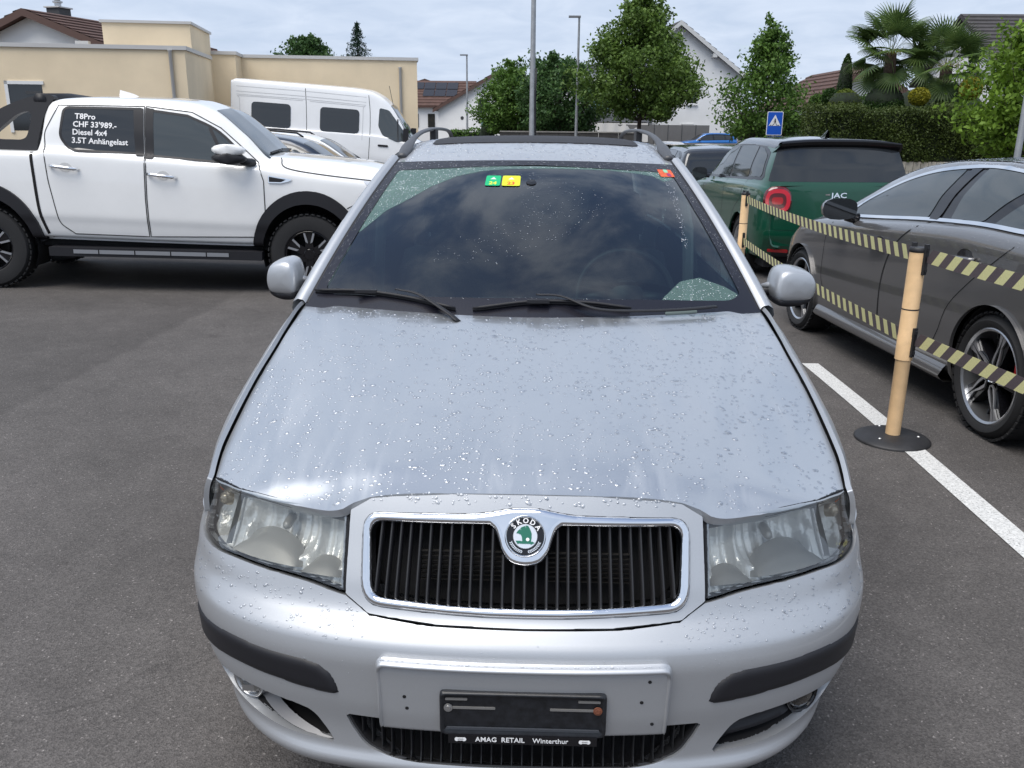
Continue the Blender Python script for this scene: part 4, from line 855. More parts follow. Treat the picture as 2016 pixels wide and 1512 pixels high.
    def side(s, name, poly, ma, sg, off=.004, res=.025, par=None, holes=(), fl=.006, **k):
        return polypanel(name, poly, holes, res, s.smap(sg), ma, par or s.root, depth=-off, flange=fl, flip=(sg > 0), **k)
    def top(s, name, poly, ma, off=.004, res=.04, par=None, **k): return polypanel(name, poly, (), res, s.tmap(), ma, par or s.root, depth=-off, flange=.006, **k)
    def line(s, name, pts, w_, ma, sg, off=.0035, n=6, par=None, closed=False):
        p = crom(pts, n, closed) if n > 1 else np.vstack([np.linspace(a, b_, max(2, int(np.linalg.norm(np.subtract(b_, a))/.05)+1))[:-1] for a, b_ in zip(pts[:-1], pts[1:]) if np.linalg.norm(np.subtract(b_, a)) > 1e-6]+[np.array([pts[-1]])]).astype(float); mp = s.smap(sg); k = len(p); d = np.gradient(p, axis=0); d /= np.linalg.norm(d, axis=1, keepdims=True)+1e-9; nn = np.stack([-d[:, 1], d[:, 0]], -1)*w_/2
        a = mp(p[:, 0]+nn[:, 0], p[:, 1]+nn[:, 1], -off); b_ = mp(p[:, 0]-nn[:, 0], p[:, 1]-nn[:, 1], -off)
        return mk(name, list(a)+list(b_), [(i, i+1, k+i+1, k+i) for i in range(k-1)], ma, par or s.root)
def ell(cx, cz, rx, rz, a0=0, a1=360, n=28): return np.array([(cx+rx*math.cos(R(a0+(a1-a0)*i/n)), cz+rz*math.sin(R(a0+(a1-a0)*i/n))) for i in range(n+1)])
mat('white_paint', (.84, .84, .83), .3, 0, 1., noise=(2.5, .03)); mat('van_white', (.84, .85, .86), .35, 0, .8, noise=(2, .03))
mat('grey_paint', (.15, .148, .15), .28, .5, 1., noise=(900, .08, 2)); mat('green_paint', (.0015, .075, .038), .3, .35, 1., noise=(900, .08, 2))
mat('blue_paint', (.01, .14, .45), .3, .3, 1.); mat('navy_paint', (.02, .03, .05), .3, .4, 1.); mat('dark_paint', (.025, .026, .03), .3, .4, 1.)
mat('dark_glass', (.012, .014, .016), .04, spec=.9); mat('tinted_glass', (.035, .043, .045), .03, spec=1.); mat('seam', (.03, .03, .03), .7); mat('red_lens', (.42, .005, .01), .08, 0, 1.); mat('clear_lens', (.7, .72, .74), .1, .3, 1.)
mat('caliper_red', (.5, .01, .01), .4)
# ---- white pickup, right flank towards the viewer
TA, TB = Vector((-5.3125, 6.7676)), Vector((-2.2596, 7.0832)); th_ = math.atan2(TB.y-TA.y, TB.x-TA.x); nl = Vector((-math.sin(th_), math.cos(th_)))
tc_ = TA+nl*.93
TR = thing('pickup_truck', 'white double cab pickup with price lettering on its rear side window', 'pickup', (tc_.x, tc_.y, -.005), 0)
TR.rotation_euler = (0, .0275, th_)
tk = Car(TR, M['white_paint'], -1.2, 4.12, [(-1.2,.55),(.5,.50),(2.6,.475),(4.12,.5)], [(-1.2,.88),(-.9,.925),(0,.93),(3.2,.93),(3.7,.90),(3.95,.83),(4.12,.70)],
    [(-1.2,1.31),(.50,1.305),(.62,1.335),(1.0,1.322),(1.5,1.297),(2.2,1.258),(2.6,1.238),(2.9,1.205),(3.2,1.172),(3.7,1.12),(3.95,1.05),(4.12,.92)],
    [(-1.2,1.315),(.52,1.315),(.545,1.34),(.60,1.70),(.66,1.80),(.78,1.832),(1.1,1.852),(1.6,1.856),(1.96,1.838),(2.16,1.775),(2.45,1.56),(2.72,1.345),(2.9,1.335),(3.4,1.305),(3.85,1.235),(4.05,1.08),(4.12,.96)],
    [(-1.2,.84),(.5,.84),(.62,.735),(1,.735),(2.0,.715),(2.25,.72),(2.72,.75),(3,.74),(3.9,.70),(4.12,.5)], [(-1.2,.006),(.5,.006),(.62,.07),(1,.085),(2.0,.09),(2.2,.08),(2.72,.05),(3.4,.045),(4.12,.06)],
    [(0,.42,.455,.475),(3.07,.42,.455,.475)], lowcrease=.30)
for ax in (0, 3.07):
    for sg in (-1, 1):
        tk.side('wheel_arch_flare', np.vstack([ell(ax, .42, .545, .60, 5, 175), ell(ax, .42, .452, .472, 178, 2)]), M['black_plastic'], sg, off=.03, res=.02, fl=.04)
        wheel(TR, (ax, sg*.80, .395), .395, .27, .235, (0, sg, 0), 'truck')
for sg in (-1, 1):
    rw = rounded([(.79,1.715),(1.455,1.725),(1.475,1.315),(.85,1.325),(.755,1.45)], [.05,.012,.012,.10,.05]); fw = np.vstack([[(1.605,1.715)], crom([(1.93,1.680),(2.19,1.565),(2.38,1.405),(2.46,1.30)], 5), [(2.47,1.245),(1.595,1.300)]])
    rd = np.vstack([[(1.53,1.752)], rounded([(.74,1.735),(.61,1.48),(.630,1.20),(.64,1.05),(.685,.78),(.71,.64),(.84,.545)], [0,.05,.05,.05,.05,.05,0]), [(1.535,.535),(1.53,.9),(1.54,1.27)]]); fd = np.vstack([[(1.545,1.752),(1.97,1.715)], crom([(2.24,1.58),(2.44,1.41),(2.60,1.27)], 4), [(2.655,1.10),(2.66,.82),(2.64,.56),(1.55,.535),(1.545,.9),(1.555,1.27)]])
    frn = tk.side('rear_door', rd, M['white_paint'], sg, off=.002, fl=.003); fdn = tk.side('front_door', fd, M['white_paint'], sg, off=.002, fl=.003)
    for d_, pl_ in ((frn, rd), (fdn, fd)):
        tk.line('door_seam', np.vstack([pl_, pl_[:1]]), .009, M['seam'], sg, n=1, par=d_, off=.0042)
    surr = ctr2 = None
    tk.side('rear_door_window', rw, M['dark_glass'], sg, off=.006, par=frn); tk.side('front_door_window', fw, M['tinted_glass'], sg, off=.006, par=fdn)
    tk.side('window_pillar', [(1.43,1.735),(1.522,1.738),(1.53,1.29),(1.45,1.292)], M['black_plastic'], sg, off=.009, par=frn); tk.side('window_pillar', [(1.54,1.74),(1.615,1.732),(1.62,1.27),(1.545,1.275)], M['black_plastic'], sg, off=.009, par=fdn)
    tk.line('window_trim', np.vstack([rw, rw[:1]]), .022, M['black_plastic'], sg, n=1, off=.008, par=frn); tk.line('window_trim', np.vstack([fw, fw[:1]]), .022, M['black_plastic'], sg, n=1, off=.008, par=fdn)
    tk.line('quarter_divider', [(2.14,1.575),(2.28,1.29)], .03, M['black_plastic'], sg, off=.009, par=fdn)
    for x, z, par in ((.80, 1.172, frn), (1.70, 1.123, fdn)):
        y = float(tk.ys(np.array([x]), np.array([z]))[0]); MB().tube([(x-.13, sg*(y+.012), z+.012), (x-.10, sg*(y+.042), z+.008), (x, sg*(y+.052), z), (x+.10, sg*(y+.042), z-.012), (x+.13, sg*(y+.012), z-.016)], .016, 8, flat=(.8, 1)).obj('door_handle', M['chrome'], par, smooth=True)
        tk.side('handle_cup', ell(x+.01, z, .06, .045), mat('cup_white', (.62, .62, .61), .35), sg, off=.0035, par=par)
    tk.line('cab_gap', [(.50,1.30),(.51,1.12),(.535,.75),(.60,.50)], .028, M['black_matt'], sg, off=.003)
    vt = tk.side('wing_vent', [(2.70,1.155),(2.93,1.125),(2.90,1.105),(2.82,1.085),(2.70,1.085)], M['chrome'], sg, off=.012, res=.012); tk.side('vent_mesh', [(2.708,1.145),(2.875,1.12),(2.82,1.095),(2.708,1.095)], M['black_plastic'], sg, off=.015, res=.012, par=vt)
    tk.line('bonnet_seam', [(2.80,1.32),(2.83,1.245),(2.95,1.207),(3.25,1.170),(3.75,1.125)], .01, M['seam'], sg)
    tk.side('headlight', [(3.60,1.13),(3.98,1.06),(3.97,.90),(3.72,1.01)], M['clear_lens'], sg, off=.006); tk.line('bumper_seam', [(3.45,.86),(3.62,.95),(3.72,1.01)], .008, M['seam'], sg)
    st = MB().box((.60, sg*.80, .335), (2.62, sg*.985, .42)).obj('side_step', M['black_plastic'], TR)
    MB().box((.83, sg*.986, .365), (2.30, sg*.992, .402)).obj('step_trim', M['silver_trim'], st)
    for k in range(4): MB().box((1.06+.34*k, sg*.9921, .362), (1.072+.34*k, sg*.9925, .405)).obj('step_joint', M['black_matt'], st)
    MB().box((.70, sg*.81, .30), (.80, sg*.88, .36)).obj('step_bracket', M['black_matt'], st)
    # door mirror
    mr = MB(); mrb = MB(); x_, z_ = 2.36, 1.325; yy = .90
    def shell(mb, z0, z1, g=1.):
        rows = []
        for q in np.linspace(0, math.pi, 9): rows.append([(x_+.165*g*math.cos(q)*max(.15, math.cos(a)*.9+.1), sg*(yy+.11+.10*math.sin(q)*.9*g+.0*a), z0+(z1-z0)*(.5+.5*math.sin(a))) for a in np.linspace(-math.pi/2, math.pi/2, 8)])
        mb.add(*grid(rows)); mb.f.append(tuple(range(8))[::-1]); return mb
    mo = shell(mr, 1.33, 1.44).obj('door_mirror', M['white_paint'], TR, smooth=True); shell(mrb, 1.255, 1.36, 1.03).obj('mirror_base', M['black_plastic'], mo, smooth=True)
    MB().tube([(2.54, sg*.86, 1.265), (2.47, sg*1.0, 1.285)], [.055, .04], 8, flat=(1, .8)).obj('mirror_arm', M['black_plastic'], mo, smooth=True)
    # sports bar leg
    ol = np.vstack([crom([(.695,1.815),(.62,1.825),(.45,1.80),(.24,1.715),(.05,1.60),(-.12,1.45),(-.22,1.33)], 5), [(-.22,1.312),(.515,1.312)], crom([(.52,1.38),(.575,1.60),(.62,1.72)], 4)]); ho = crom([(.10,1.42),(.22,1.54),(.33,1.632),(.43,1.668),(.468,1.63),(.445,1.52),(.40,1.42),(.25,1.405)], 5, True)
    polypanel('sports_bar_leg', ol, [ho], .02, lambda u, v, d=0., sg=sg: np.stack([u, sg*(.80-(v-1.3)*.22-np.broadcast_to(d, u.shape)), v], -1), M['black_plastic'], TR, flange=.09, flip=(sg > 0))
MB().tube([(.55, -.70, 1.78), (.55, 0, 1.80), (.55, .70, 1.78)], .06, 10).obj('sports_bar', M['black_plastic'], TR, smooth=True)
wsd = tk.top('windscreen', [(2.17,-.60),(2.17,.60),(2.70,.75),(2.70,-.75)], mat('sky_glass', (.03, .04, .045), .03, spec=1.), res=.05)
for y0, y1 in ((-.62, -.1), (.0, .55)):
    a = [(2.68, y, float(tk.zs(np.array([2.68]), np.array([y]))[0])+.02) for y in np.linspace(y0, y1, 5)]; MB().tube(a, .010, 6).obj('wiper', M['black_plastic'], wsd)
fin = MB().add(*grid([[(1.06+.20*k, (1-q)*.022*sgn*(1-k*.8), 1.848+.062*q*(1-k)**.7) for k in (0, .15, .4, .7, 1)] for sgn, q in ((-1, 0), (0, 1), (1, 0))])).obj('roof_aerial', M['white_paint'], TR, smooth=True)
tk.side('tail_light', [(-1.18,1.25),(-1.02,1.25),(-1.02,.95),(-1.18,.95)], M['red_lens'], -1)
MB().box((-1.28, -.80, .50), (-1.15, .80, .66)).obj('rear_bumper', M['black_plastic'], TR)
tk.side('front_bumper', [(3.60,.80),(3.98,.80),(4.05,.52),(3.55,.50)], M['black_plastic'], -1, off=.006)
def side_text(car, root, body, x, z, size, sg=-1, bold=.0015, ma='white_print', off=.012, rot=0.):
    y0, y1 = car.ys(np.array([x, x]), np.array([z-.05, z+.05])); p = Vector((x, sg*(float((y0+y1)/2)+off), z)); up = Vector((0, sg*float(y1-y0), .1)); fx = Vector((-sg, 0, rot))
    return text('window_lettering', body, size, ma, root, frame(p, fx, up), bold=bold, align='LEFT', ext=.0005)
for body, x, z in (('T8Pro', .895, 1.640), ("CHF 33'989.-", .878, 1.568), ('Diesel 4x4', .872, 1.496), ('3.5T Anhängelast', .865, 1.420)):
    side_text(tk, frn if False else TR, body, x, z, .0745, rot=-.012)
# ---- grey saloon, left flank towards the viewer
GA, GB = Vector((2.3935, 2.9298)), Vector((2.2086, 5.6966)); th_ = math.atan2(GB.y-GA.y, GB.x-GA.x); nr = Vector((math.sin(th_), -math.cos(th_))); gc = GA+nr*.885
GR = thing('grey_saloon_car', 'dark grey saloon car with chrome window trim behind the barrier post', 'car', (gc.x, gc.y, -.008), 0); GR.rotation_euler = (0, .016, th_)
gk = Car(GR, M['grey_paint'], -1.05, 3.62, [(-1.05,.34),(-.6,.24),(2.8,.22),(3.62,.28)], [(-1.05,.70),(-.9,.80),(-.5,.88),(0,.90),(2.77,.90),(3.2,.85),(3.45,.74),(3.62,.52)],
    [(-1.05,.93),(-.5,1.03),(0,1.062),(.42,1.068),(1.0,1.045),(1.9,.985),(2.4,.955),(2.8,.90),(3.2,.77),(3.5,.62),(3.62,.55)],
    [(-1.05,.95),(-.85,1.05),(-.55,1.10),(-.2,1.22),(.15,1.355),(.45,1.415),(.75,1.438),(1.2,1.432),(1.6,1.395),(1.95,1.305),(2.25,1.15),(2.45,1.045),(2.8,.985),(3.2,.87),(3.5,.70),(3.62,.6)],
    [(-1.05,.5),(-.5,.62),(0,.56),(.5,.55),(1.4,.55),(1.9,.58),(2.45,.70),(3,.66),(3.62,.35)], [(-1.05,.03),(-.5,.04),(0,.05),(.5,.062),(1.4,.062),(1.9,.06),(2.4,.04),(3,.04),(3.62,.04)],
    [(0,.335,.365,.375),(2.78,.335,.365,.375)], lowcrease=.42, shoulder=.085)
for ax in (0, 2.78):
    for sg in (1, -1):
        wh = wheel(GR, (ax, sg*.782, .335), .335, .235, .255, (0, sg, 0), 'merc')
        MB().box((ax-.19, sg*.80, .36), (ax-.13, sg*.83, .47)).obj('brake_caliper', M['caliper_red'], GR)
for sg in (1, -1):
    wt = crom([(2.16,1.02),(1.95,1.145),(1.646,1.268),(1.334,1.338),(.941,1.374),(.658,1.376),(.311,1.340),(.05,1.27),(-.22,1.15)], 5); wb = crom([(-.30,1.085),(0,1.078),(.42,1.083),(1.0,1.060),(1.6,1.020),(2.16,.985)], 5)
    allw = np.vstack([wt, wb]); cut = lambda a, b_: None
    gl = gk.side('window_band', allw, M['black_gloss'], sg, off=.002, res=.03)
    def clipx(lo_t, lo_b, hi_t, hi_b):
        f_ = lambda p, t_, b2: (t_-b2)*(p[1]-1.05)/.30+b2
        m1 = np.array([p for p in wt if f_(p, lo_t, lo_b) < p[0] < f_(p, hi_t, hi_b)]); m2 = np.array([p for p in wb if f_(p, lo_t, lo_b) < p[0] < f_(p, hi_t, hi_b)]); c = np.vstack([m1, m2]); m = c.mean(0); return m+(c-m)*np.array([.975, .945])
    for nm, a in (('front_door_window', (.985, .985, 9, 9)), ('rear_door_window', (.20, .42, .86, .86)), ('quarter_window', (-9, -9, .15, .37))):
        try: gk.side(nm, clipx(*a), M['tinted_glass'], sg, off=.006, res=.025, par=gl)
        except Exception: pass
    gk.line('chrome_strip', wt, .022, M['chrome'], sg, off=.010, n=1, par=gl); gk.line('chrome_strip', wb, .020, M['chrome'], sg, off=.008, n=1, par=gl)
    gk.line('b_pillar', [(.93,1.37),(.925,1.06)], .10, M['black_gloss'], sg, off=.008, par=gl)
    fd = np.vstack([crom([(2.20,.985),(2.30,.85),(2.32,.72),(2.30,.5),(2.20,.36)], 5), [(1.32,.33)], crom([(1.31,.48),(1.30,.68),(1.24,.83),(1.13,.935),(.93,1.05)], 4)]); rd = np.vstack([crom([(.92,1.05),(1.12,.935),(1.23,.83),(1.29,.68),(1.30,.48),(1.31,.33)], 4), [(.62,.33)], crom([(.52,.48),(.44,.64),(.26,.80),(.105,.908),(-.10,1.05)], 4)])
    for nm, pl_, hx, hz in (('front_door', fd, 1.40, .86), ('rear_door', rd, .36, .905)):
        gk.line('door_seam', pl_, .007, M['black_matt'], sg, n=1, off=.001)
        y = float(gk.ys(np.array([hx]), np.array([hz]))[0]); h_ = MB().tube([(hx-.11, sg*(y+.008), hz+.006), (hx-.08, sg*(y+.032), hz+.004), (hx, sg*(y+.038), hz), (hx+.08, sg*(y+.03), hz-.006), (hx+.11, sg*(y+.006), hz-.008)], .014, 8).obj('door_handle', M['grey_paint'], GR, smooth=True)
        MB().tube([(hx-.10, sg*(y+.034), hz-.010), (hx, sg*(y+.044), hz-.014), (hx+.09, sg*(y+.034), hz-.02)], .006, 6).obj('handle_chrome', M['chrome'], h_, smooth=True)
        gk.side('handle_cup', ell(hx, hz+.005, .085, .05), mat('cup_dark', (.03, .028, .03), .25, .5, 1.), sg, off=.001)
    # sill blade
    MB().add(*grid([[(x, sg*(.845+a), z) for x in (.42, .8, 1.6, 2.36)] for a, z in ((.0, .33), (.05, .27), (.075, .225), (.04, .19), (-.1, .185))])).obj('side_skirt', M['grey_paint'], GR, smooth=True)
    # mirror
    rows = []; x_, z_ = 1.93, 1.055
    for q in np.linspace(0, 1, 8):
        k = math.sin(math.pi*min(q*.5+.02, .5)) if q < 1 else 1; k = math.sqrt(max(0., 1-(1-q)**2)); k = max(k, .05)
        rows.append([(x_+.10-.16*q, sg*(.99+.125*k*math.copysign(abs(math.cos(a))**.7, math.cos(a))), z_+.075*k*math.copysign(abs(math.sin(a))**.7, math.sin(a))) for a in np.linspace(0, 2*math.pi, 17)])
    v, f = grid(rows); mo = mk('door_mirror', v, f, M['grey_paint'], GR); mk('mirror_glass', [(a-.002, b_, c) for a, b_, c in rows[-1][:-1]], [tuple(range(16))], M['dark_glass'], mo)
    MB().tube([(1.90, sg*.84, .985), (1.91, sg*.93, 1.0)], [.04, .03], 8).obj('mirror_arm', M['black_gloss'], mo, smooth=True)
gk.top('windscreen', [(1.72,-.50),(1.72,.50),(2.42,.66),(2.42,-.66)], M['dark_glass'], res=.05); gk.top('panoramic_roof', [(.55,-.48),(.55,.48),(1.55,.47),(1.55,-.47)], mat('pano', (.02, .02, .024), .1), res=.06)
gk.top('rear_window', [(-.50,-.58),(-.50,.58),(.10,.48),(.10,-.48)], M['dark_glass'], res=.05)
gp = gk.smap(1); u = rg.uniform(-.1, 2.0, 1500); v_ = rg.uniform(.90, 1.06, 1500); ok = (v_ < gk.sh(u)-.02) & (rg.uniform(0, 1, 1500) < (v_-.86)/.2); u, v_ = u[ok], v_[ok]
p = gp(u, v_, -.0005); drops('flank_raindrops', p, (gp(u, v_, -.0105)-p)/.01, rg.uniform(.001, .0028, len(u)), M['water'], GR, rg, .45)
gp = gk.tmap(); u = rg.uniform(.4, 2.0, 1400); v_ = rg.uniform(.1, .56, 1400); p = gp(u, v_, -.005); drops('roof_raindrops', p, (gp(u, v_, -.015)-p)/.01, rg.uniform(.0015, .0045, len(u)), M['water'], GR, rg, .4)
# ---- hatchbacks and the rest share one body plan
def hatch(name, label, loc, yaw, paint, scale=(1, 1, 1), roofmat=None, rails=False, estate=False, pitch=0., detail=False, group=None, cat='car', glass='dark_glass'):
    r = thing(name, label, cat, loc, yaw, group); r.rotation_euler = (0, pitch, yaw); r.scale = scale
    e = -.30 if estate else 0.
    c = Car(r, paint, -.78+e, 3.15, [(-.78+e,.36),(-.5,.22),(2.4,.20),(3.15,.28)], [(-.78+e,.70),(-.70+e,.775),(-.5+e,.815),(0,.835),(2.4,.835),(2.8,.79),(3.0,.70),(3.15,.52)],
        [(-.78+e,.93),(-.4+e,.955),(0,.955),(1.0,.935),(1.7,.91),(2.2,.885),(2.7,.80),(3.0,.66),(3.15,.58)],
        [(-.78+e,.95),(-.765+e,1.0),(-.71+e,1.14),(-.64+e,1.30),(-.57+e,1.37),(-.32+e,1.405),(.2,1.43),(.8,1.435),(1.2,1.40),(1.45,1.32),(1.75,1.13),(2.0,.985),(2.4,.94),(2.8,.86),(3.05,.72),(3.15,.62)],
        [(-.78+e,.66),(-.55+e,.60),(-.2+e,.59),(.8,.58),(1.3,.59),(2.0,.68),(2.6,.64),(3.15,.35)], [(-.78+e,.02),(-.5+e,.05),(0,.06),(1,.06),(1.5,.05),(2,.03),(3.15,.04)],
        [(0,.30,.335,.345),(2.4,.30,.335,.345)], shoulder=.05, res=(.05, .02) if detail else (.08, .03))
    for sg in (1, -1):
        t1 = crom([(1.86,1.0),(1.60,1.15),(1.30,1.285),(1.0,1.34),(.4,1.352),(-.1,1.33),(-.40+e,1.27)], 4); b1 = [(-.52+e,1.0),(0,.985),(1.0,.962),(1.86,.945)]
        gw = c.side('window_band', np.vstack([t1, b1]), M['black_gloss'], sg, off=.002, res=.04)
        for nm, q in (('front_door_window', [(1.76,.975),(1.52,1.165),(1.27,1.272),(.98,1.315),(.86,1.32),(.80,.985)]), ('rear_door_window', [(.78,1.325),(.28,1.33),(.10,1.325),(.02,1.01),(.72,.99)]), ('quarter_window', [(.05,1.32),(-.12,1.305),(-.34+e,1.24),(-.44+e,1.03),(-.04,1.015)])):
            c.side(nm, rounded(q, .02), M[glass], sg, off=.006, res=.03, par=gw)
        dr = c.line('door_seam', [(.82,.96),(.80,.7),(.80,.30)], .008, M['seam'], sg, off=.001)
        c.line('door_seam', [(-.02,1.0),(.05,.80),(.30,.62),(.36,.30)], .008, M['seam'], sg, off=.001); c.line('door_seam', [(1.83,.94),(1.86,.7),(1.82,.30)], .008, M['seam'], sg, off=.001)
        c.side('headlight', [(2.72,.80),(3.02,.70),(3.0,.60),(2.80,.66)], M['clear_lens'], sg, off=.004)
        for ax in (0, 2.4): wheel(r, (ax, sg*.735, .30), .30, .19, .205, (0, sg, 0), 'alloy')
        rows = []
        for q in np.linspace(0, 1, 6):
            k = max(math.sqrt(max(0., 1-(1-q)**2)), .05); rows.append([(1.72+.09-.14*q, sg*(.93+.10*k*math.copysign(abs(math.cos(a))**.7, math.cos(a))), .995+.065*k*math.copysign(abs(math.sin(a))**.7, math.sin(a))) for a in np.linspace(0, 2*math.pi, 13)])
        v, f = grid(rows); mo = mk('door_mirror', v, f, M['black_gloss'], r); mk('mirror_glass', [(a-.002, b_, d_) for a, b_, d_ in rows[-1][:-1]], [tuple(range(12))], M['dark_glass'], mo)
        MB().tube([(1.69, sg*.79, .95), (1.70, sg*.88, .97)], .025, 6).obj('mirror_arm', M['black_gloss'], mo)
        if rails: MB().tube([(1.15, sg*.60, 1.36), (1.05, sg*.60, 1.425), (.5, sg*.60, 1.45), (-.5, sg*.60, 1.425), (-.62, sg*.60, 1.37)], .018, 6).obj('roof_rail', M['black_plastic'], r, smooth=True)
    if roofmat: c.top('roof_skin', rounded([(-.50+e,-.62),(1.30,-.60),(1.30,.60),(-.50+e,.62)], .05), roofmat, off=.004)
    c.top('windscreen', [(1.40,-.55),(1.40,.55),(1.97,.68),(1.97,-.68)], M['dark_glass'] if not detail else M['tinted_glass'], res=.06)
    if not detail:
        c.top('rear_window', [(-.76+e,-.66),(-.76+e,.66),(-.62+e,.56),(-.62+e,-.56)], M['dark_glass'], res=.03)
        for sg in (1, -1): MB().box((-.80+e, sg*.50, .80), (-.755+e, sg*.68, .93)).obj('tail_light', M['red_lens'], r)
    return r, c
JAC, jc = hatch('green_hatchback_car', 'dark green compact car with black roof seen from behind', (0, 0, 0), 0, M['green_paint'], detail=True, roofmat=mat('roof_black', (.012, .012, .014), .18, 0, 1.), glass='tinted_glass')
# rear of the green car
def rear_surf(y, z):
    y = np.asarray(y, float); z = np.asarray(z, float); k = np.abs(y)/.80
    return np.stack([np.interp(z, [.25, .45, .6, .93, .985, 1.14, 1.30, 1.37], [-.70, -.80, -.80, -.79, -.78, -.735, -.665, -.63])+.06*k**3-.010, y, z], -1)
rm = surf_off(rear_surf, -1.)
tg = polypanel('tailgate', rounded([(-.70,.52),(.70,.52),(.745,.97),(.70,1.0),(-.70,1.0),(-.745,.97)], .06), [], .03, rm, M['green_paint'], JAC, depth=-.006, flange=.02)
polypanel('rear_window', rounded([(-.765,.995),(.765,.995),(.645,1.34),(-.645,1.34)], .03), [], .03, rm, M['dark_glass'], tg, depth=-.009, flange=.01)
MB().add(*grid([[(x, y*(.60+.02*k), z-.03*abs(y)**3) for y in np.linspace(-1, 1, 11)] for k, (x, z) in enumerate(((-.40, 1.40), (-.58, 1.41), (-.74, 1.40), (-.75, 1.38), (-.68, 1.335), (-.60, 1.30)))])).obj('roof_spoiler', M['black_gloss'], JAC, smooth=True)
polypanel('rear_bumper', rounded([(-.745,.26),(.745,.26),(.775,.50),(.74,.515),(-.74,.515),(-.775,.50)], .05), [], .03, rm, M['green_paint'], JAC, depth=-.02, flange=.03)
polypanel('bumper_insert', rounded([(-.64,.245),(.64,.245),(.66,.33),(-.66,.33)], .03), [], .03, rm, M['black_plastic'], JAC, depth=-.024, flange=.02)
for sg in (1, -1):
    tl = polypanel('tail_light', rounded([(sg*.50,.66),(sg*.80,.68),(sg*.80,.95),(sg*.50,.95)][::sg], .15), [], .012, rm, mat('lamp_dark', (.10, .004, .008), .1, 0, 1.), JAC, depthfn=lambda d: -.012-.035*np.sqrt(np.clip(1-(1-np.clip(d/.06, 0, 1))**2, 0, 1)), flange=.03)
    polypanel('light_ring', rounded([(sg*.525,.69),(sg*.78,.70),(sg*.78,.925),(sg*.525,.925)][::sg], .125), [rounded([(sg*.565,.73),(sg*.745,.735),(sg*.745,.885),(sg*.565,.885)][::sg], .085)], .01, rm, mat('red_light', (.60, .01, .03), .1, 0, 1.), tl, depth=-.052, flange=.01)
    polypanel('light_core', rounded([(sg*.60,.775),(sg*.715,.775),(sg*.715,.845),(sg*.60,.845)][::sg], .03), [], .01, rm, M['red_lens'], tl, depth=-.054, flange=.01)
    polypanel('bumper_reflector', rounded([(sg*.48,.30),(sg*.70,.31),(sg*.70,.335),(sg*.48,.33)][::sg], .008), [], .01, rm, M['red_lens'], JAC, depth=-.030, flange=.01)
bp = rm(np.array([0.]), np.array([.865]), -.012)[0]
text('tailgate_badge', 'JAC', .07, M['chrome'], tg, frame(bp, (0, -1, 0), (0.05, 0, 1)), bold=.001, ext=.003, sx=1.5)
mk('tailgate_wing_mark', [(bp[0]-.002, .10+a, .865+b_) for a, b_ in ((0, .018), (.05, .012), (.05, .004), (0, .002))], [(0, 1, 2, 3)], M['chrome'], tg, smooth=False)
MB().add(*grid([[(-.30+.22*k, (1-q)*.03*sgn*(1-k*.5), 1.415+.085*q*(1-k)**.8) for k in (0, .2, .5, .8, 1)] for sgn, q in ((-1, 0), (0, 1), (1, 0))])).obj('roof_aerial', M['black_gloss'], JAC, smooth=True)
JAC.location = (3.27, 9.10, gz(3.2, 9.1)); JAC.rotation_euler = (0, .012, R(93.5)); JAC.scale = (1, 1.02, 1.10)
hatch('dark_hatchback_car', 'dark car just beyond the green car, mostly hidden by it', (3.10, 14.2, gz(3.1, 14.2)), R(92), M['dark_paint'], (1, 1.03, 1.0), roofmat=M['roof_black'])
hatch('blue_hatchback_car', 'bright blue hatchback parked across the street by the grey fence', (10.75, 51.5, -.16), R(184), M['blue_paint'], (.90, .9, .92))
hatch('white_hatchback_car', 'small white car before the grey fence panels, seen from behind', (5.75, 38., -.55), R(86), M['van_white'], (1.0, .98, 1.0))
hatch('navy_estate_car', 'dark blue car half hidden behind the pickup bonnet', (-5.0, 12.0, -.03), R(4), M['navy_paint'], (1.08, 1.05, 1.03), estate=True, pitch=.035, glass='tinted_glass')
hatch('white_estate_car', 'white estate car with black roof rails in front of the van', (-5.55, 15.0, -.05), R(4), M['van_white'], (1.12, 1.06, 1.04), estate=True, rails=True, pitch=.04, glass='tinted_glass')
# ---- white panel van
VN = thing('panel_van', 'white high-roof panel van with black side windows before the beige building', 'van', (-7.7, 25.3, .05), 0); VN.rotation_euler = (0, .068, R(2))
vk = Car(VN, M['van_white'], -1.25, 4.62, [(-1.25,.45),(4.2,.42),(4.62,.5)], [(-1.25,.93),(-1.15,.97),(0,.985),(3.6,.985),(4.2,.93),(4.62,.70)], [(-1.25,1.36),(2.6,1.36),(3.3,1.32),(3.9,1.16),(4.3,1.08),(4.62,.95)],
    [(-1.25,2.60),(-1.15,2.66),(0,2.66),(2.0,2.655),(2.6,2.62),(3.0,2.48),(3.3,2.24),(3.6,1.85),(3.95,1.36),(4.2,1.25),(4.5,1.1),(4.62,1.0)], [(-1.25,.84),(0,.85),(2.4,.84),(3.0,.78),(3.4,.74),(4.0,.74),(4.62,.4)], [(-1.25,.10),(0,.12),(2.5,.13),(3.3,.12),(4,.06),(4.62,.06)],
    [(0,.36,.40,.41),(3.66,.36,.40,.41)], shoulder=.03, lowcrease=.4, res=(.05, .02))
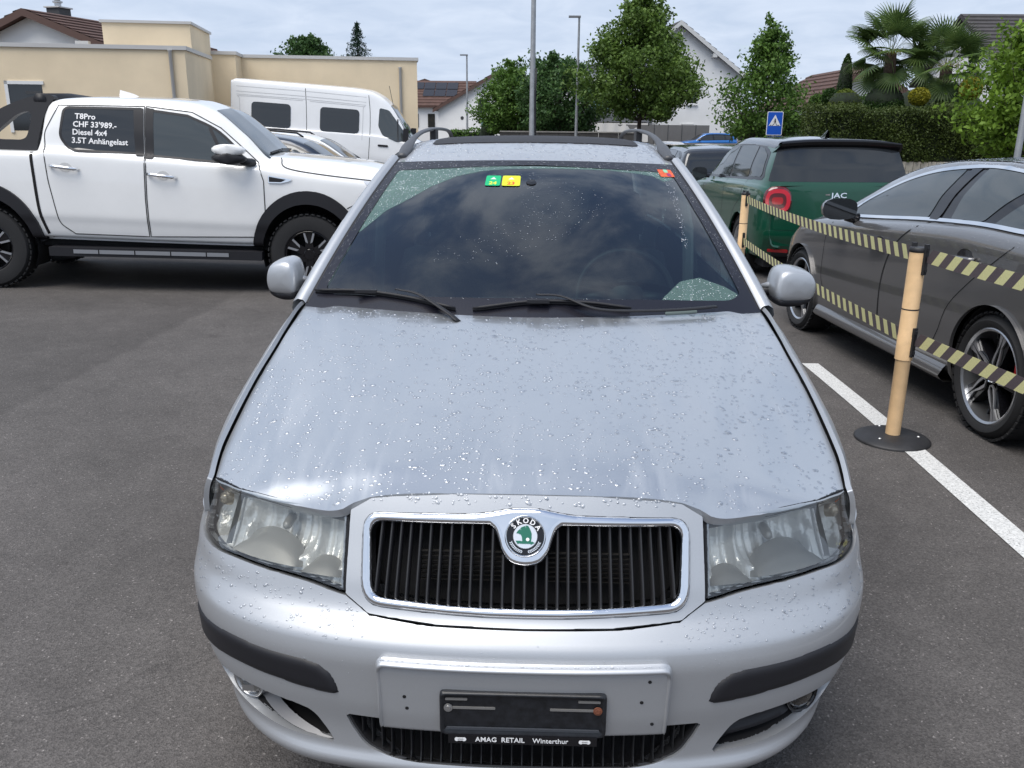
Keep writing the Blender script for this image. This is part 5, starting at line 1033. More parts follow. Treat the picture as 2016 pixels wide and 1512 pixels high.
for sg in (-1, 1):
    for x0, x1 in ((-.66, .46), (1.30, 2.42)): vk.side('side_window', rounded([(x0,1.36),(x1,1.37),(x1,2.03),(x0,2.03)], .12), M['dark_glass'], sg, off=.012, res=.04)
    cw = vk.side('cab_window', rounded([(2.98,2.13),(3.25,2.08),(3.48,1.80),(3.88,1.30),(3.52,1.22),(3.10,1.38),(2.97,1.62)], .06), M['tinted_glass'], sg, off=.008, res=.03); vk.line('cab_window_divider', [(3.50,1.85),(3.56,1.23)], .03, M['black_plastic'], sg, off=.012, par=cw)
    for q in ([(.90,.55),(.92,1.4),(.90,2.0),(.86,2.5)], [(2.72,.55),(2.74,1.4),(2.72,2.0),(2.66,2.45)]): vk.line('door_seam', q, .016, M['seam'], sg)
    for z in (2.42, 2.28, 2.20): vk.line('body_crease', [(-1.1,z),(1,z),(2.6,z-.03)], .014, mat('crease_grey', (.55, .56, .57), .5), sg)
    vk.line('panel_edge', np.array([(-.95,1.25),(-1.0,2.05),(-.92,2.16),(0.8,2.16)]), .014, M['crease_grey'], sg); vk.line('panel_edge', np.array([(1.0,2.16),(2.45,2.13),(2.52,2.05),(2.52,1.2)]), .014, M['crease_grey'], sg)
    vk.side('door_handle', rounded([(2.98,1.06),(3.28,1.06),(3.28,1.12),(2.98,1.12)], .03), M['black_plastic'], sg, off=.02)
    mo = MB().box((3.72, sg*.98, 1.25), (3.86, sg*1.17, 1.62)).obj('door_mirror', M['black_plastic'], VN, auto=30)
    for ax in (0, 3.66): wheel(VN, (ax, sg*.87, .345), .345, .23, .22, (0, sg, 0), 'steel')
vk.top('windscreen', [(3.28,-.68),(3.28,.68),(3.93,.80),(3.93,-.80)], M['sky_glass'], res=.05)
MB().tube([(3.35, -.66, 2.22), (3.22, -.70, 2.75)], .008, 5).obj('aerial', M['black_plastic'], VN)
# ---- barrier posts and belts
mat('post_orange', (.88, .60, .33), .42, noise=(14, .10), bump=(300, .06, .0005)); mat('belt_yellow', (.62, .60, .30), .75, noise=(200, .12)); mat('belt_dark', (.085, .068, .075), .8, noise=(200, .2)); mat('base_black', (.02, .02, .022), .55, noise=(20, .3), bump=(250, .3, .001))
def post(label, x, y, heads):
    g = gz(x, y); P = thing('barrier_post', label, 'barrier post', (x, y, g), 0, 'barrier posts beside the silver car')
    bs = MB().lathe([(0, .034), (.10, .034), (.15, .028), (.183, .014), (.19, .008), (.19, 0)], 40).obj('base', M['base_black'], P, auto=50)
    for k in range(3):
        a = R(100+120*k); MB().lathe([(0, .0365), (.005, .0365), (.009, .033)], 10, Matrix.Translation((.125*math.cos(a), .125*math.sin(a), 0))).obj('screw', M['steel'], bs)
    MB().lathe([(.0, .0), (.037, .0), (.037, .44), (.0375, .441)], 24).obj('lower_tube', M['post_orange'], P, auto=50)
    MB().lathe([(.0425, .44), (.043, .56), (.0415, .565), (.041, .99), (.0, .99)], 24).obj('upper_tube', M['post_orange'], P, auto=50)
    MB().lathe([(.0414, .698), (.0422, .700), (.0422, .703), (.0414, .705)], 24).obj('joint_ring', M['base_black'], P)
    MB().lathe([(.0, 1.012), (.040, 1.012), (.0445, 1.006), (.0445, .992), (.0415, .988)], 24).obj('cap', M['base_black'], P, auto=40)
    for z in (.955, .535):
        for a in heads:
            mm = Matrix.Rotation(a, 4, 'Z') @ Matrix.Translation((.046, 0, z))
            c_ = MB().box((-.008, -.012, -.075), (.006, .012, .075), mm).box((.006, -.007, -.06), (.012, .007, -.045), mm).box((.006, -.007, .045), (.012, .007, .06), mm).obj('belt_clip', M['base_black'], P)
    return P
def belt(label, a, b_, sag, n=44, w_=.068, twist=0.):
    """striped belt: every dark and every yellow stripe a strip of cloth"""
    a = Vector(a); b_ = Vector(b_); B = thing('barrier_belt', label, 'belt', tuple(a), 0, 'striped belts of the barrier', world=True); d = b_-a; h = Vector((d.x, d.y, 0)).normalized(); side_ = Vector((-h.y, h.x, 0))
    def pt(t, s_):
        tw = twist*math.sin(t*math.pi)**2; up = Vector((0, 0, 1))*math.cos(tw)+side_*math.sin(tw)
        return a+d*t+Vector((0, 0, -sag*4*t*(1-t)))+up*(s_*w_/2)+h*(s_*w_*.42)
    for i in range(n):
        t0, t1 = i/n, (i+1)/n; tm = (t0+t1)/2
        v = [pt(t0, -1), pt(tm, -1), pt(t1, -1), pt(t1, 1), pt(tm, 1), pt(t0, 1)]; v += [p+side_*.0012 for p in v]
        mk('stripe', v, [(0, 1, 4, 5), (1, 2, 3, 4), (7, 6, 11, 10), (8, 7, 10, 9), (0, 6, 7, 1), (1, 7, 8, 2), (3, 9, 10, 4), (4, 10, 11, 5)], M['belt_yellow' if i % 2 else 'belt_dark'], B, smooth=False)
    return B
p1 = (1.905, 2.845); p2 = (2.14, 7.6); 
post('pale orange barrier post with round black base standing on the white line', *p1, (R(95), R(-60))); post('orange barrier post beside the tail lamp of the green car', *p2, (R(100), R(-85)))
def clip(p, a, z): return (p[0]+.06*math.cos(a), p[1]+.06*math.sin(a), gz(*p)+z)
# ================================================================== buildings, trees, street furniture
def at(px, py, Y):
    """point on the view ray of a pixel of the photograph at world depth Y"""
    d = cf_+cr_*((px-1008)/1713.83)-cu_*((py-756)/1713.83); t = (Y-CAM_POS.y)/d.y; return CAM_POS+d*t
def leaf_mat(name, c0, c1, rough=.55, trans=.25):
    ma = bpy.data.materials.new(name); ma.use_nodes = True; t = ma.node_tree; b = t.nodes['Principled BSDF']; M[name] = ma; lk = t.links.new
    g = t.nodes.new('ShaderNodeNewGeometry'); co = t.nodes.new('ShaderNodeTexCoord'); n = t.nodes.new('ShaderNodeTexNoise'); n.inputs['Scale'].default_value = 1.6; n.inputs['Detail'].default_value = 3; lk(co.outputs['Object'], n.inputs['Vector'])
    a = t.nodes.new('ShaderNodeMath'); a.operation = 'MULTIPLY_ADD'; a.inputs[1].default_value = .55; lk(g.outputs['Random Per Island'], a.inputs[0])
    q = t.nodes.new('ShaderNodeMath'); q.operation = 'MULTIPLY_ADD'; q.inputs[1].default_value = 1.3; q.inputs[2].default_value = -.42; lk(n.outputs[0], q.inputs[0]); lk(q.outputs[0], a.inputs[2])
    r = t.nodes.new('ShaderNodeMix'); r.data_type = 'RGBA'; r.inputs['A'].default_value = (*c0, 1); r.inputs['B'].default_value = (*c1, 1); lk(a.outputs[0], r.inputs['Factor']); r.clamp_factor = True; lk(r.outputs['Result'], b.inputs['Base Color'])
    b.inputs['Roughness'].default_value = rough; b.inputs['Specular IOR Level'].default_value = .3
    tr = t.nodes.new('ShaderNodeBsdfTranslucent'); lk(r.outputs['Result'], tr.inputs[0]); mx = t.nodes.new('ShaderNodeMixShader'); mx.inputs[0].default_value = trans; o = t.nodes['Material Output']; lk(b.outputs[0], mx.inputs[1]); lk(tr.outputs[0], mx.inputs[2]); lk(mx.outputs[0], o.inputs[0])
    return ma
leaf_mat('leaf_mid', (0.031, 0.0776, 0.0137), (0.1358, 0.2426, 0.0427)); leaf_mat('leaf_dark', (0.0242, 0.0607, 0.0203), (0.0851, 0.1661, 0.0445)); leaf_mat('leaf_big', (0.0364, 0.0754, 0.013), (0.1495, 0.2405, 0.0442)); leaf_mat('leaf_conifer', (0.0101, 0.0304, 0.0169), (0.0304, 0.0675, 0.0371))
leaf_mat('leaf_hedge', (0.03, 0.05, 0.008), (0.07, 0.1, 0.018), trans=.12); leaf_mat('leaf_bright', (0.0607, 0.1148, 0.0135), (0.216, 0.351, 0.0405), trans=.35); leaf_mat('leaf_yellow', (0.12, 0.13, 0.01), (0.38, 0.34, 0.03)); leaf_mat('leaf_topiary', (0.0162, 0.0459, 0.0081), (0.0473, 0.1013, 0.0189)); leaf_mat('leaf_lime', (0.0675, 0.1013, 0.0108), (0.1485, 0.189, 0.027)); leaf_mat('leaf_palm', (0.0413, 0.0844, 0.0263), (0.1406, 0.2063, 0.0562), rough=.35)
mat('bark', (.055, .042, .032), .9, noise=(12, .35), bump=(18, .8, .03)); mat('core_green', (.008, .016, .005), .9, noise=(6, .4))
def leaves(name, C, size, ma, parent, rng, aspect=.55, up=0.):
    """C (n,3) leaf centres -> one foliage mesh of small folded leaves"""
    n = len(C); d = rng.normal(size=(n, 3)); d /= np.linalg.norm(d, axis=1, keepdims=True); d[:, 2] += up; e = rng.normal(size=(n, 3)); s = np.cross(d, e); s /= np.linalg.norm(s, axis=1, keepdims=True); L_ = size*rng.uniform(.6, 1.35, (n, 1)); d = d*L_; s = s*L_*aspect*.5
    V = np.stack([C-d*.5, C+s, C+d*.5, C-s], 1).reshape(-1, 3); me = bpy.data.meshes.new(name); me.vertices.add(4*n); me.vertices.foreach_set('co', V.ravel()); me.loops.add(4*n); me.loops.foreach_set('vertex_index', np.arange(4*n)); me.polygons.add(n); me.polygons.foreach_set('loop_start', np.arange(0, 4*n, 4)); me.update(calc_edges=True); me.materials.append(M[ma])
    return link(bpy.data.objects.new(name, me), parent)
def limb(mb, a, b_, r0, r1, rng, n=5, bend=.08):
    a = Vector(a); b_ = Vector(b_); l = (b_-a).length; pts = [a+(b_-a)*(i/n)+Vector(rng.normal(0, bend*l/n, 3))*(0 < i < n) for i in range(n+1)]; mb.tube(pts, [r0+(r1-r0)*i/n for i in range(n+1)], 7)
def tree(label, base, height, trunk, crown, n, leaf, ma, seed, group, spiky=.0, cat='tree', twig=230):
    """crown = list of (dz, radius) profile from bottom to top"""
    rng = np.random.default_rng(seed); T = thing('broadleaf_tree', label, cat, base, 0, group); crown = [(c[0], c[1]*(1.12 if ma != 'leaf_bright' else .95)) for c in crown]
    zz = np.array([c[0] for c in crown]); rr = pchip(crown); mb = MB(); limb(mb, (0, 0, -.3), (rng.normal(0, .05), rng.normal(0, .05), height*.72), trunk, trunk*.35, rng, 7, .02); C = []
    ph = rng.uniform(0, 6.28, 6)
    for i in range(twig):
        z = zz[0]+(zz[-1]-zz[0])*rng.beta(1.25, 1.25); a = rng.uniform(0, 2*math.pi); lob = 1+.16*math.sin(3*a+ph[0]+z*1.3)+.12*math.sin(5*a+ph[1]-z*2.1); R0 = float(rr(z))*lob; rad = R0*math.sqrt(rng.uniform(.12, 1)); tip = np.array([rad*math.cos(a), rad*math.sin(a), z+rng.normal(0, .08)])
        if rng.uniform() < spiky: tip = tip*np.array([1.08, 1.08, 1])+np.array([0, 0, rng.uniform(.1, .45)])
        k = max(4, int(n/twig)); st = np.array([0, 0, max(crown[0][0]-.1, z-rad*.9-.2)]); u = rng.beta(2.6, 1., k)[:, None]; u = .35+.65*u
        C.append(st+(tip-st)*u+rng.normal(0, 1, (k, 3))*np.array([.16, .16, .12])*(.35+.65*min(R0, 1.6)/1.6))
        if i % 4 == 0: limb(mb, st, tip*.9+st*.1, trunk*.22, trunk*.05, rng, 4)
    mb.obj('trunk', M['bark'], T, smooth=True); leaves('crown', np.vstack(C), leaf, ma, T, rng); return T
# ---- street trees
grp = 'trees along the street'
b0 = at(1012, 262, 47); tree('dense green tree between the far white house and the tall lamp post', (b0.x, 47, -.45), 4.6, .13, [(1.5,.9),(2.2,1.75),(3.2,1.85),(4.2,1.3),(4.9,.35)], 17000, .17, 'leaf_mid', 11, grp, .25)
b0 = at(1100, 262, 44); tree('dense dark tree left of the largest street tree', (b0.x, 44, -.43), 5.0, .14, [(1.4,1.0),(2.3,1.95),(3.5,2.05),(4.6,1.45),(5.3,.4)], 20000, .17, 'leaf_dark', 12, grp, .25)
b0 = at(1255, 262, 35); tree('tallest street tree with a full yellowish green crown before the white house', (b0.x, 35, -.38), 5.9, .12, [(2.2,.6),(2.6,1.8),(3.3,2.3),(4.2,2.15),(5.2,1.5),(6.1,.85),(6.7,.2)], 36000, .145, 'leaf_big', 13, grp, .3)
b0 = at(1503, 262, 30); tree('slender tree with a pointed crown behind the pedestrian sign', (b0.x, 30, -.33), 4.7, .09, [(1.45,.9),(1.95,1.5),(2.6,1.5),(3.3,1.15),(3.9,.75),(4.5,.6),(5.0,.25)], 15000, .125, 'leaf_mid', 14, grp, .25)
b0 = at(605, 110, 62); tree('round dark tree rising behind the beige building', (b0.x, 62, 0), 6.4, .2, [(3.6,1.6),(4.6,2.1),(5.6,2.0),(6.6,1.35),(7.2,.4)], 16000, .22, 'leaf_dark', 15, grp)
def conifer(label, base, h, r, seed):
    rng = np.random.default_rng(seed); T = thing('spruce_tree', label, 'tree', base); MB().tube([(0, 0, 0), (0, 0, h)], [.12, .02], 7).obj('trunk', M['bark'], T); C = []
    for z in np.arange(h*.35, h*.99, .16):
        rad = r*(1-(z-h*.35)/(h*.65))**.85
        for a in rng.uniform(0, 2*math.pi, 9):
            k = int(10+22*rad); u = rng.uniform(.1, 1, k)*rng.uniform(.8, 1.15); C.append(np.stack([rad*u*math.cos(a), rad*u*math.sin(a), z-.25*u*rad+rng.normal(0, .04, k)], -1)+rng.normal(0, .035, (k, 3)))
    leaves('crown', np.vstack(C), .15, 'leaf_conifer', T, rng, .3); return T
b0 = at(705, 110, 55); conifer('pointed spruce tree rising behind the beige building', (b0.x, 55, 0), 7.45, 2.0, 21)
# ---- beige flat-roofed building
mat('beige_render', (.78, .645, .45), .9, noise=(.7, .09, 9), bump=(160, .25, .004)); mat('coping', (.55, .54, .52), .5, .3); mat('win_frame', (.75, .75, .74), .5); mat('win_glass', (.015, .018, .02), .05, spec=.8); mat('shutter_dark', (.05, .052, .055), .6)
BG = thing('beige_building', 'beige rendered flat-roofed building behind the van and the pickup', 'building', (-9.07, 22, 0), R(10))
def blk(nm, x0, x1, y0, y1, z1, par=BG, ma='beige_render', lip=.05, hh=.10):
    o = MB().box((x0, y0, -.5), (x1, y1, z1)).obj(nm, M[ma], par); MB().box((x0-lip, y0-lip, z1+.002), (x1+lip, y1+lip, z1+hh)).obj('coping', M['coping'], o); return o
w1 = blk('wall_block', -14, 0, 0, 3.6, 3.30); blk('upper_block', -2.35, -.1, 1.5, 4.4, 4.06, hh=.07); blk('link_block', -2.2, .6, 4.4, 9, 3.5)
w2 = blk('wall_block', .2, 6.15, 5.6, 12, 3.50)
wn = MB().box((-4.35, -.004, 1.3), (-3.55, .04, 2.42)).obj('window', M['win_glass'], w1); MB().box((-4.43, -.03, 1.25), (-4.35, .05, 2.5)).obj('window_frame', M['win_frame'], wn); MB().box((-4.43, -.03, 2.42), (-3.5, .05, 2.5)).obj('window_frame', M['win_frame'], wn)
for k in range(5): MB().box((-3.95, -.02, 1.55+.16*k), (-3.57, -.006, 1.62+.16*k)).obj('blind_slat', M['shutter_dark'], wn)
wn = MB().box((-.75, 4.36, 1.3), (-.42, 4.395, 2.25)).obj('window', M['win_glass'], BG)
for k in range(6): MB().box((-.75, 4.34, 1.35+.15*k), (-.42, 4.358, 1.40+.15*k)).obj('blind_slat', M['shutter_dark'], wn)
for x_, y_ in ((-.35, -.06), (5.6, 5.54)): MB().lathe([(.045, -.4), (.045, 3.25), (.06, 3.27), (.06, 3.30), (0, 3.30)], 10, Matrix.Translation((x_, y_, 0))).obj('downpipe', M['coping'], BG, auto=40)
MB().box((-3.2, 1.9, 3.50), (-2.86, 2.1, 3.62)).obj('rain_spout', M['coping'], BG)
# ---- helper: gabled house
mat('house_white', (.82, .82, .81), .9, noise=(.6, .06, 6), bump=(120, .15, .004)); mat('house_cream', (.62, .56, .40), .9, noise=(.6, .05)); mat('tile_brown', (.085, .045, .035), .85, noise=(3, .3)); mat('tile_dark', (.05, .045, .045), .7, noise=(3, .25)); mat('tile_red', (.13, .05, .035), .85, noise=(3, .3)); mat('verge_brown', (.09, .05, .04), .7); mat('verge_white', (.6, .6, .59), .7); mat('solar', (.02, .02, .028), .15, .2); mat('house_grey', (.16, .165, .175), .6); mat('shutter', (.55, .55, .54), .6); mat('concrete', (.24, .23, .215), .9, noise=(3, .2)); mat('concrete_dark', (.055, .052, .05), .9, noise=(3, .3)); mat('fence_grey', (.15, .145, .14), .6, noise=(1.5, .08))
def gable_house(name, label, loc, rz, wx, dy, eave, ridge, wall, tile, verge, over=.4, rows=12, cat='house', off=0.):
    """gable faces local -Y; ridge runs along Y at x=off"""
    H = thing(name, label, cat, loc, rz); e = eave
    MB().add([(-wx/2, 0, -1.5), (wx/2, 0, -1.5), (wx/2, 0, e), (off, 0, ridge-.05), (-wx/2, 0, e), (-wx/2, dy, -1.5), (wx/2, dy, -1.5), (wx/2, dy, e), (off, dy, ridge-.05), (-wx/2, dy, e)], [(0, 1, 2, 3, 4), (9, 8, 7, 6, 5), (1, 6, 7, 2), (0, 4, 9, 5), (2, 7, 8, 3), (3, 8, 9, 4)]).obj('wall', M[wall], H)
    for sg in (-1, 1):
        hx = wx/2-sg*off; sl = (ridge-e)/hx; x1 = hx+over; rf = MB().add([(off, -over, ridge), (off+sg*x1, -over, ridge-sl*x1), (off+sg*x1, dy+over, ridge-sl*x1), (off, dy+over, ridge), (off, -over, ridge+.14), (off+sg*x1, -over, ridge-sl*x1+.14), (off+sg*x1, dy+over, ridge-sl*x1+.14), (off, dy+over, ridge+.14)], [(0, 1, 2, 3), (4, 7, 6, 5), (0, 4, 5, 1), (1, 5, 6, 2), (2, 6, 7, 3), (3, 7, 4, 0)]).obj('roof', M[tile], H)
        for k in range(rows):
            a, b_ = x1*k/rows, x1*(k+1)/rows; MB().add([(off+sg*a, -over, ridge-sl*a+.145), (off+sg*b_, -over, ridge-sl*b_+.20), (off+sg*b_, dy+over, ridge-sl*b_+.20), (off+sg*a, dy+over, ridge-sl*a+.145), (off+sg*b_, -over, ridge-sl*b_+.14), (off+sg*b_, dy+over, ridge-sl*b_+.14)], [(0, 1, 2, 3), (1, 4, 5, 2)]).obj('tile_row', M[tile], rf)
        MB().add([(off, -over-.012, ridge-.12), (off+sg*x1, -over-.012, ridge-sl*x1-.12), (off+sg*x1, -over-.012, ridge-sl*x1+.15), (off, -over-.012, ridge+.15)], [(0, 1, 2, 3)]).obj('verge_board', M[verge], rf)
    return H
def window(H, x, z, w_, h_, y=0., shutter=0., frame_='win_frame', glass='win_glass', axis='x'):
    o = MB().box((x-w_/2, y-.03, z), (x+w_/2, y+.05, z+h_)).obj('window', M[frame_], H); MB().box((x-w_/2+.06, y-.04, z+.06), (x+w_/2-.06, y-.031, z+h_-.06)).obj('pane', M[glass], o); MB().box((x-w_/2-.06, y-.10, z-.07), (x+w_/2+.06, y-.005, z-.002)).obj('sill', M['win_frame'], o)
    if shutter: MB().box((x-w_/2+.04, y-.055, z+h_*(1-shutter)), (x+w_/2-.04, y-.042, z+h_)).obj('roller_shutter', M['shutter'], o)
    return o
# house behind the beige building
hs = gable_house('tiled_house', 'white house with brown tiled roof and chimney behind the beige building', (-19.5, 34, 0), R(-12), 7.2, 9, 4.1, 5.45, 'house_white', 'tile_brown', 'verge_brown', .5, 10)
ch = MB().box((-1.5, 2.6, 4.5), (-.9, 3.3, 6.0)).obj('chimney', M['shutter_dark'], hs); MB().box((-1.57, 2.53, 6.0), (-.83, 3.37, 6.05)).obj('chimney_cap', M['coping'], ch); MB().lathe([(.13, 6.05), (.13, 6.2), (.2, 6.23), (.2, 6.28), (.1, 6.31), (.16, 6.42), (.0, 6.44)], 12, Matrix.Translation((-1.2, 2.95, 0))).obj('chimney_cowl', M['steel'], ch)
# cream house at the end of the street
hs = gable_house('cream_house', 'cream house with dark roof at the corner of the beige building', tuple(at(838, 260, 92))[:2]+(-.6,), R(8), 8, 8, 4.6, 6.3, 'house_cream', 'tile_dark', 'verge_brown', .4, 8)
for x in (.2, -1.5, 1.6):
    for z in (.5, 2.7): window(hs, x, z, .95, 1.35, frame_='shutter_dark')
# white twin house with solar panels
o = at(887, 260, 82); hs = gable_house('solar_roof_house', 'white house with solar panels on its brown tiled roof', (o.x, 84, -.6), R(90), 7, 6.2, 3.6, 5.6, 'house_white', 'tile_brown', 'verge_brown', .35, 9)
hs.location = (o.x+2.2, 80, -.6); 
sp = hs
for sgn in (-1,):
    sl = 2.0/3.5
    for i in range(4):
        for j in range(2):
            a, b_ = .45+1.1*j, 1.45+1.1*j; y0 = 1.2+1.0*i; 
            if j == 1 and i == 3: continue
            MB().add([(sgn*a, y0, 5.6-sl*a+.24), (sgn*b_, y0, 5.6-sl*b_+.24), (sgn*b_, y0+.94, 5.6-sl*b_+.24), (sgn*a, y0+.94, 5.6-sl*a+.24)], [(0, 1, 2, 3)]).obj('solar_panel', M['solar'], hs)
for y in (1.6, 3.0, 4.4): MB().box((-3.56, y, 1.8), (-3.505, y+.6, 2.9)).obj('window', M['win_glass'], hs)
# white gable house
o = at(935, 260, 70); hs = gable_house('white_gable_house', 'white gabled house with glass balcony left of the street trees', (o.x+.9, 70, -.6), R(-14), 8.0, 7, 3.25, 6.0, 'house_white', 'tile_dark', 'verge_brown', .35, 9, off=1.2)
window(hs, -.35, 2.55, .75, 1.5); window(hs, -.35, .1, .75, 1.6); window(hs, 1.6, 2.6, .75, 1.4); window(hs, 3.0, 2.6, .75, 1.4)
MB().lathe([(0, .02), (.12, .02), (.14, 0)], 12, Matrix.Translation((-2.0, -.01, 2.55)) @ Matrix.Rotation(R(90), 4, 'X')).obj('wall_lamp', M['shutter_dark'], hs)
ex = MB().box((.9, -2.6, -1.0), (4.9, 0, 1.75)).obj('extension', M['house_white'], hs)
for x in (2.0, 2.85, 3.7): 
    o_ = MB().box((x, -2.64, .15), (x+.62, -2.58, 1.25)).obj('window', M['win_frame'], ex); MB().box((x+.05, -2.65, .2), (x+.57, -2.641, 1.2)).obj('pane', M['win_glass'], o_)
for x in np.linspace(.45, 3.9, 5): MB().box((x, -2.72, 1.78), (x+.84, -2.69, 2.55)).obj('balcony_glass', mat('balcony_glass_pane', (.25, .42, .40), .1), ex)
MB().box((.4, -2.7, 1.76), (4.95, .0, 1.80)).obj('balcony_floor', M['coping'], ex)
# ---- large white house on the right with balcony and awning
o = at(1352, 262, 55); hs = gable_house('large_white_house', 'tall white gabled house with awning behind the grey fence', (o.x-.55, 55, -.55), R(6), 7.6, 10, 5.0, 7.95, 'house_white', 'tile_dark', 'verge_white', .45, 12, off=-.3)
for x, z, w_, h_, sh in ((.75, 3.35, .62, 1.25, .28), (.55, .9, .85, 1.3, .35), (-1.75, .95, .85, 1.3, .5), (-1.1, 4.6, .7, 2.2, 0), (2.9, .1, 1.05, .6, 0)): window(hs, x, z, w_, h_, shutter=sh)
for x, z in ((1.9, 6.05), (-.3, 7.2)): MB().box((x-.12, -.45, z), (x+.12, 0, z+.22)).obj('purlin_end', M['verge_white'], hs)
MB().box((-.6, -.05, 2.0), (-.48, -.005, 2.12)).obj('wall_lamp', M['shutter'], hs)
wg = MB().box((-7.6, .5, -1.5), (-2.0, 8, 5.4)).obj('side_wing', M['house_white'], hs)
MB().box((-7.9, .2, 5.4), (-2.0, 8.2, 5.6)).obj('wing_roof', M['house_grey'], wg)
bl = MB().box((-6.0, -1.6, 2.25), (-2.0, .5, 2.95)).obj('balcony', M['house_grey'], hs); MB().box((-6.0, -1.55, 2.96), (-2.0, -1.5, 3.5)).obj('balcony_glass', M['balcony_glass_pane'], bl)
for x in (-5.95, -2.2): MB().box((x, -1.6, -1), (x+.18, -1.4, 4.8)).obj('balcony_post', M['house_grey'], bl)
aw = [[(x, -1.65-.25*q+.03*math.sin(x*9), 2.2-1.05*q+.04*math.sin(x*7+q*3)*q) for x in np.linspace(-5.7, -2.3, 40)] for q in (0, .5, 1)]; v, f = grid(aw); mk('awning', v, f, mat('awning_cloth', (.48, .47, .45), .9), hs)
for x in (-7.2, -6.6): window(hs, x, .6, .5, 2.0, y=.48, frame_='house_grey')
# ---- fences and low walls along the street
FN = thing('panel_fence', 'grey panel fence in front of the large white house', 'fence', tuple(at(1290, 262, 53))[:2]+(-.55,), R(2)); FN.scale = (1.0, 1, 1.1)
for k in range(7): MB().box((-2.55+.83*k, 0, .55 if k else .4), (-2.55+.83*k+.80, .05, 1.92-.0*k)).obj('fence_panel', M['fence_grey'], FN); MB().box((-2.55+.83*k-.03, -.02, .3), (-2.55+.83*k, .07, 1.94)).obj('fence_post', M['shutter_dark'], FN)
GT = thing('white_garden_gate', 'low white picket gate beside the blue car', 'gate', tuple(at(1395, 270, 58))[:2]+(-.6,), 0)
for k in range(8): MB().box((-1.2+.3*k, 0, .2), (-1.2+.3*k+.05, .05, 1.55)).obj('picket', M['win_frame'], GT)
MB().box((-1.25, .05, 1.3), (1.2, .09, 1.38)).obj('rail', M['win_frame'], GT)
LW = thing('boundary_wall', 'low dark concrete wall behind the silver car roof', 'wall', tuple(at(1115, 262, 42))[:2]+(-.45,), R(-3))
for k in range(7): 
    s_ = MB().box((-3.2+.95*k, 0, -.3), (-3.2+.95*k+.93, .25, 1.62)).obj('wall_section', M['concrete_dark'], LW); MB().box((-3.2+.95*k-.01, -.03, 1.622), (-3.2+.95*k+.94, .28, 1.68)).obj('wall_coping', M['concrete'], s_)
BKW = thing('garden_wall', 'stepped grey garden wall behind the low concrete wall', 'wall', tuple(at(1040, 258, 56))[:2]+(-.5,), R(4)); 
for k in range(3): MB().box((-1.5+1.6*k, .4*k, -.3), (.1+1.6*k, .4*k+.3, 2.1-.12*k)).obj('wall_section', M['concrete'], BKW)
def hedge(name, label, lo, hi, n, size, ma, seed, cat='hedge', rot=0., grp=None, round_=False):
    rng = np.random.default_rng(seed); lo = Vector(lo); hi = Vector(hi); c = (lo+hi)/2; H = thing(name, label, cat, (c.x, c.y, lo.z), rot, grp); hx, hy, hz = (hi.x-lo.x)/2, (hi.y-lo.y)/2, hi.z-lo.z; sz = np.array([hx, hy, hz])
    if round_:
        mb = MB().lathe([(0, 0), (.75, .05), (.93, .3), (.9, .6), (.62, .86), (.0, .96)], 18, Matrix.Diagonal((hx, hy, hz, 1))); d = rng.normal(size=(n, 3)); d[:, 2] = np.abs(d[:, 2]); d /= np.linalg.norm(d, axis=1, keepdims=True); e = .86 if round_ == 1 else .55
        C = np.stack([d[:, 0]*hx, d[:, 1]*hy, np.where(d[:, 2] > 0, d[:, 2], 0)*hz], -1) if round_ == 1 else np.stack([d[:, 0]*hx, d[:, 1]*hy, hz/2+np.where(rng.uniform(size=n) < .5, 1, -1)*d[:, 2]*hz/2], -1)
        if round_ == 2: mb = MB().lathe([(0, 0), (.6, .1), (.94, .35), (.95, .65), (.6, .9), (0, .98)], 18, Matrix.Diagonal((hx, hy, hz, 1)))
        C = C*rng.uniform(.94, 1.03, (n, 1))
    else:
        mb = MB().box((-hx+.08, -hy+.08, 0), (hx-.08, hy-.08, hz-.08)); A = np.array([hx*hz*2, hy*hz, hy*hz, hx*hy*2]); k = rng.choice(4, n, p=A/A.sum()); C = rng.uniform(-1, 1, (n, 3))*np.array([hx, hy, hz/2])+np.array([0, 0, hz/2])
        C[k == 0, 1] = -hy; C[k == 1, 0] = -hx; C[k == 2, 0] = hx; C[k == 3, 2] = hz; C += rng.normal(0, 1, (n, 3))*.05; C[:, 2] += .06*np.sin(C[:, 0]*2.1+1)+.05*np.sin(C[:, 0]*5.3); C[:, 1] += .06*np.sin(C[:, 0]*3.1+C[:, 2]*4)
        C = C[C[:, 2] > -.02]
    mb.obj('core', M['core_green'], H, smooth=bool(round_)); leaves('foliage', C, size, ma, H, rng, .5); return H
p_ = at(925, 262, 50); hedge('low_hedge', 'low clipped hedge before the white gabled house', (p_.x-1.1, 50, -.45), (p_.x+1.0, 51, 1.15), 1500, .16, 'leaf_mid', 31)
p_ = at(958, 262, 48); hedge('small_bush', 'small feathery bush at the end of the low clipped hedge', (p_.x-.5, 48, -.45), (p_.x+.5, 48.8, 1.7), 900, .16, 'leaf_dark', 32, 'bush', round_=1)
p_ = at(1030, 250, 60); hedge('light_green_bush', 'light green bush between the tall lamp post and the far trees', (p_.x-1.2, 60, -.5), (p_.x+1.2, 62, 2.1), 1200, .2, 'leaf_lime', 33, 'bush', round_=1)
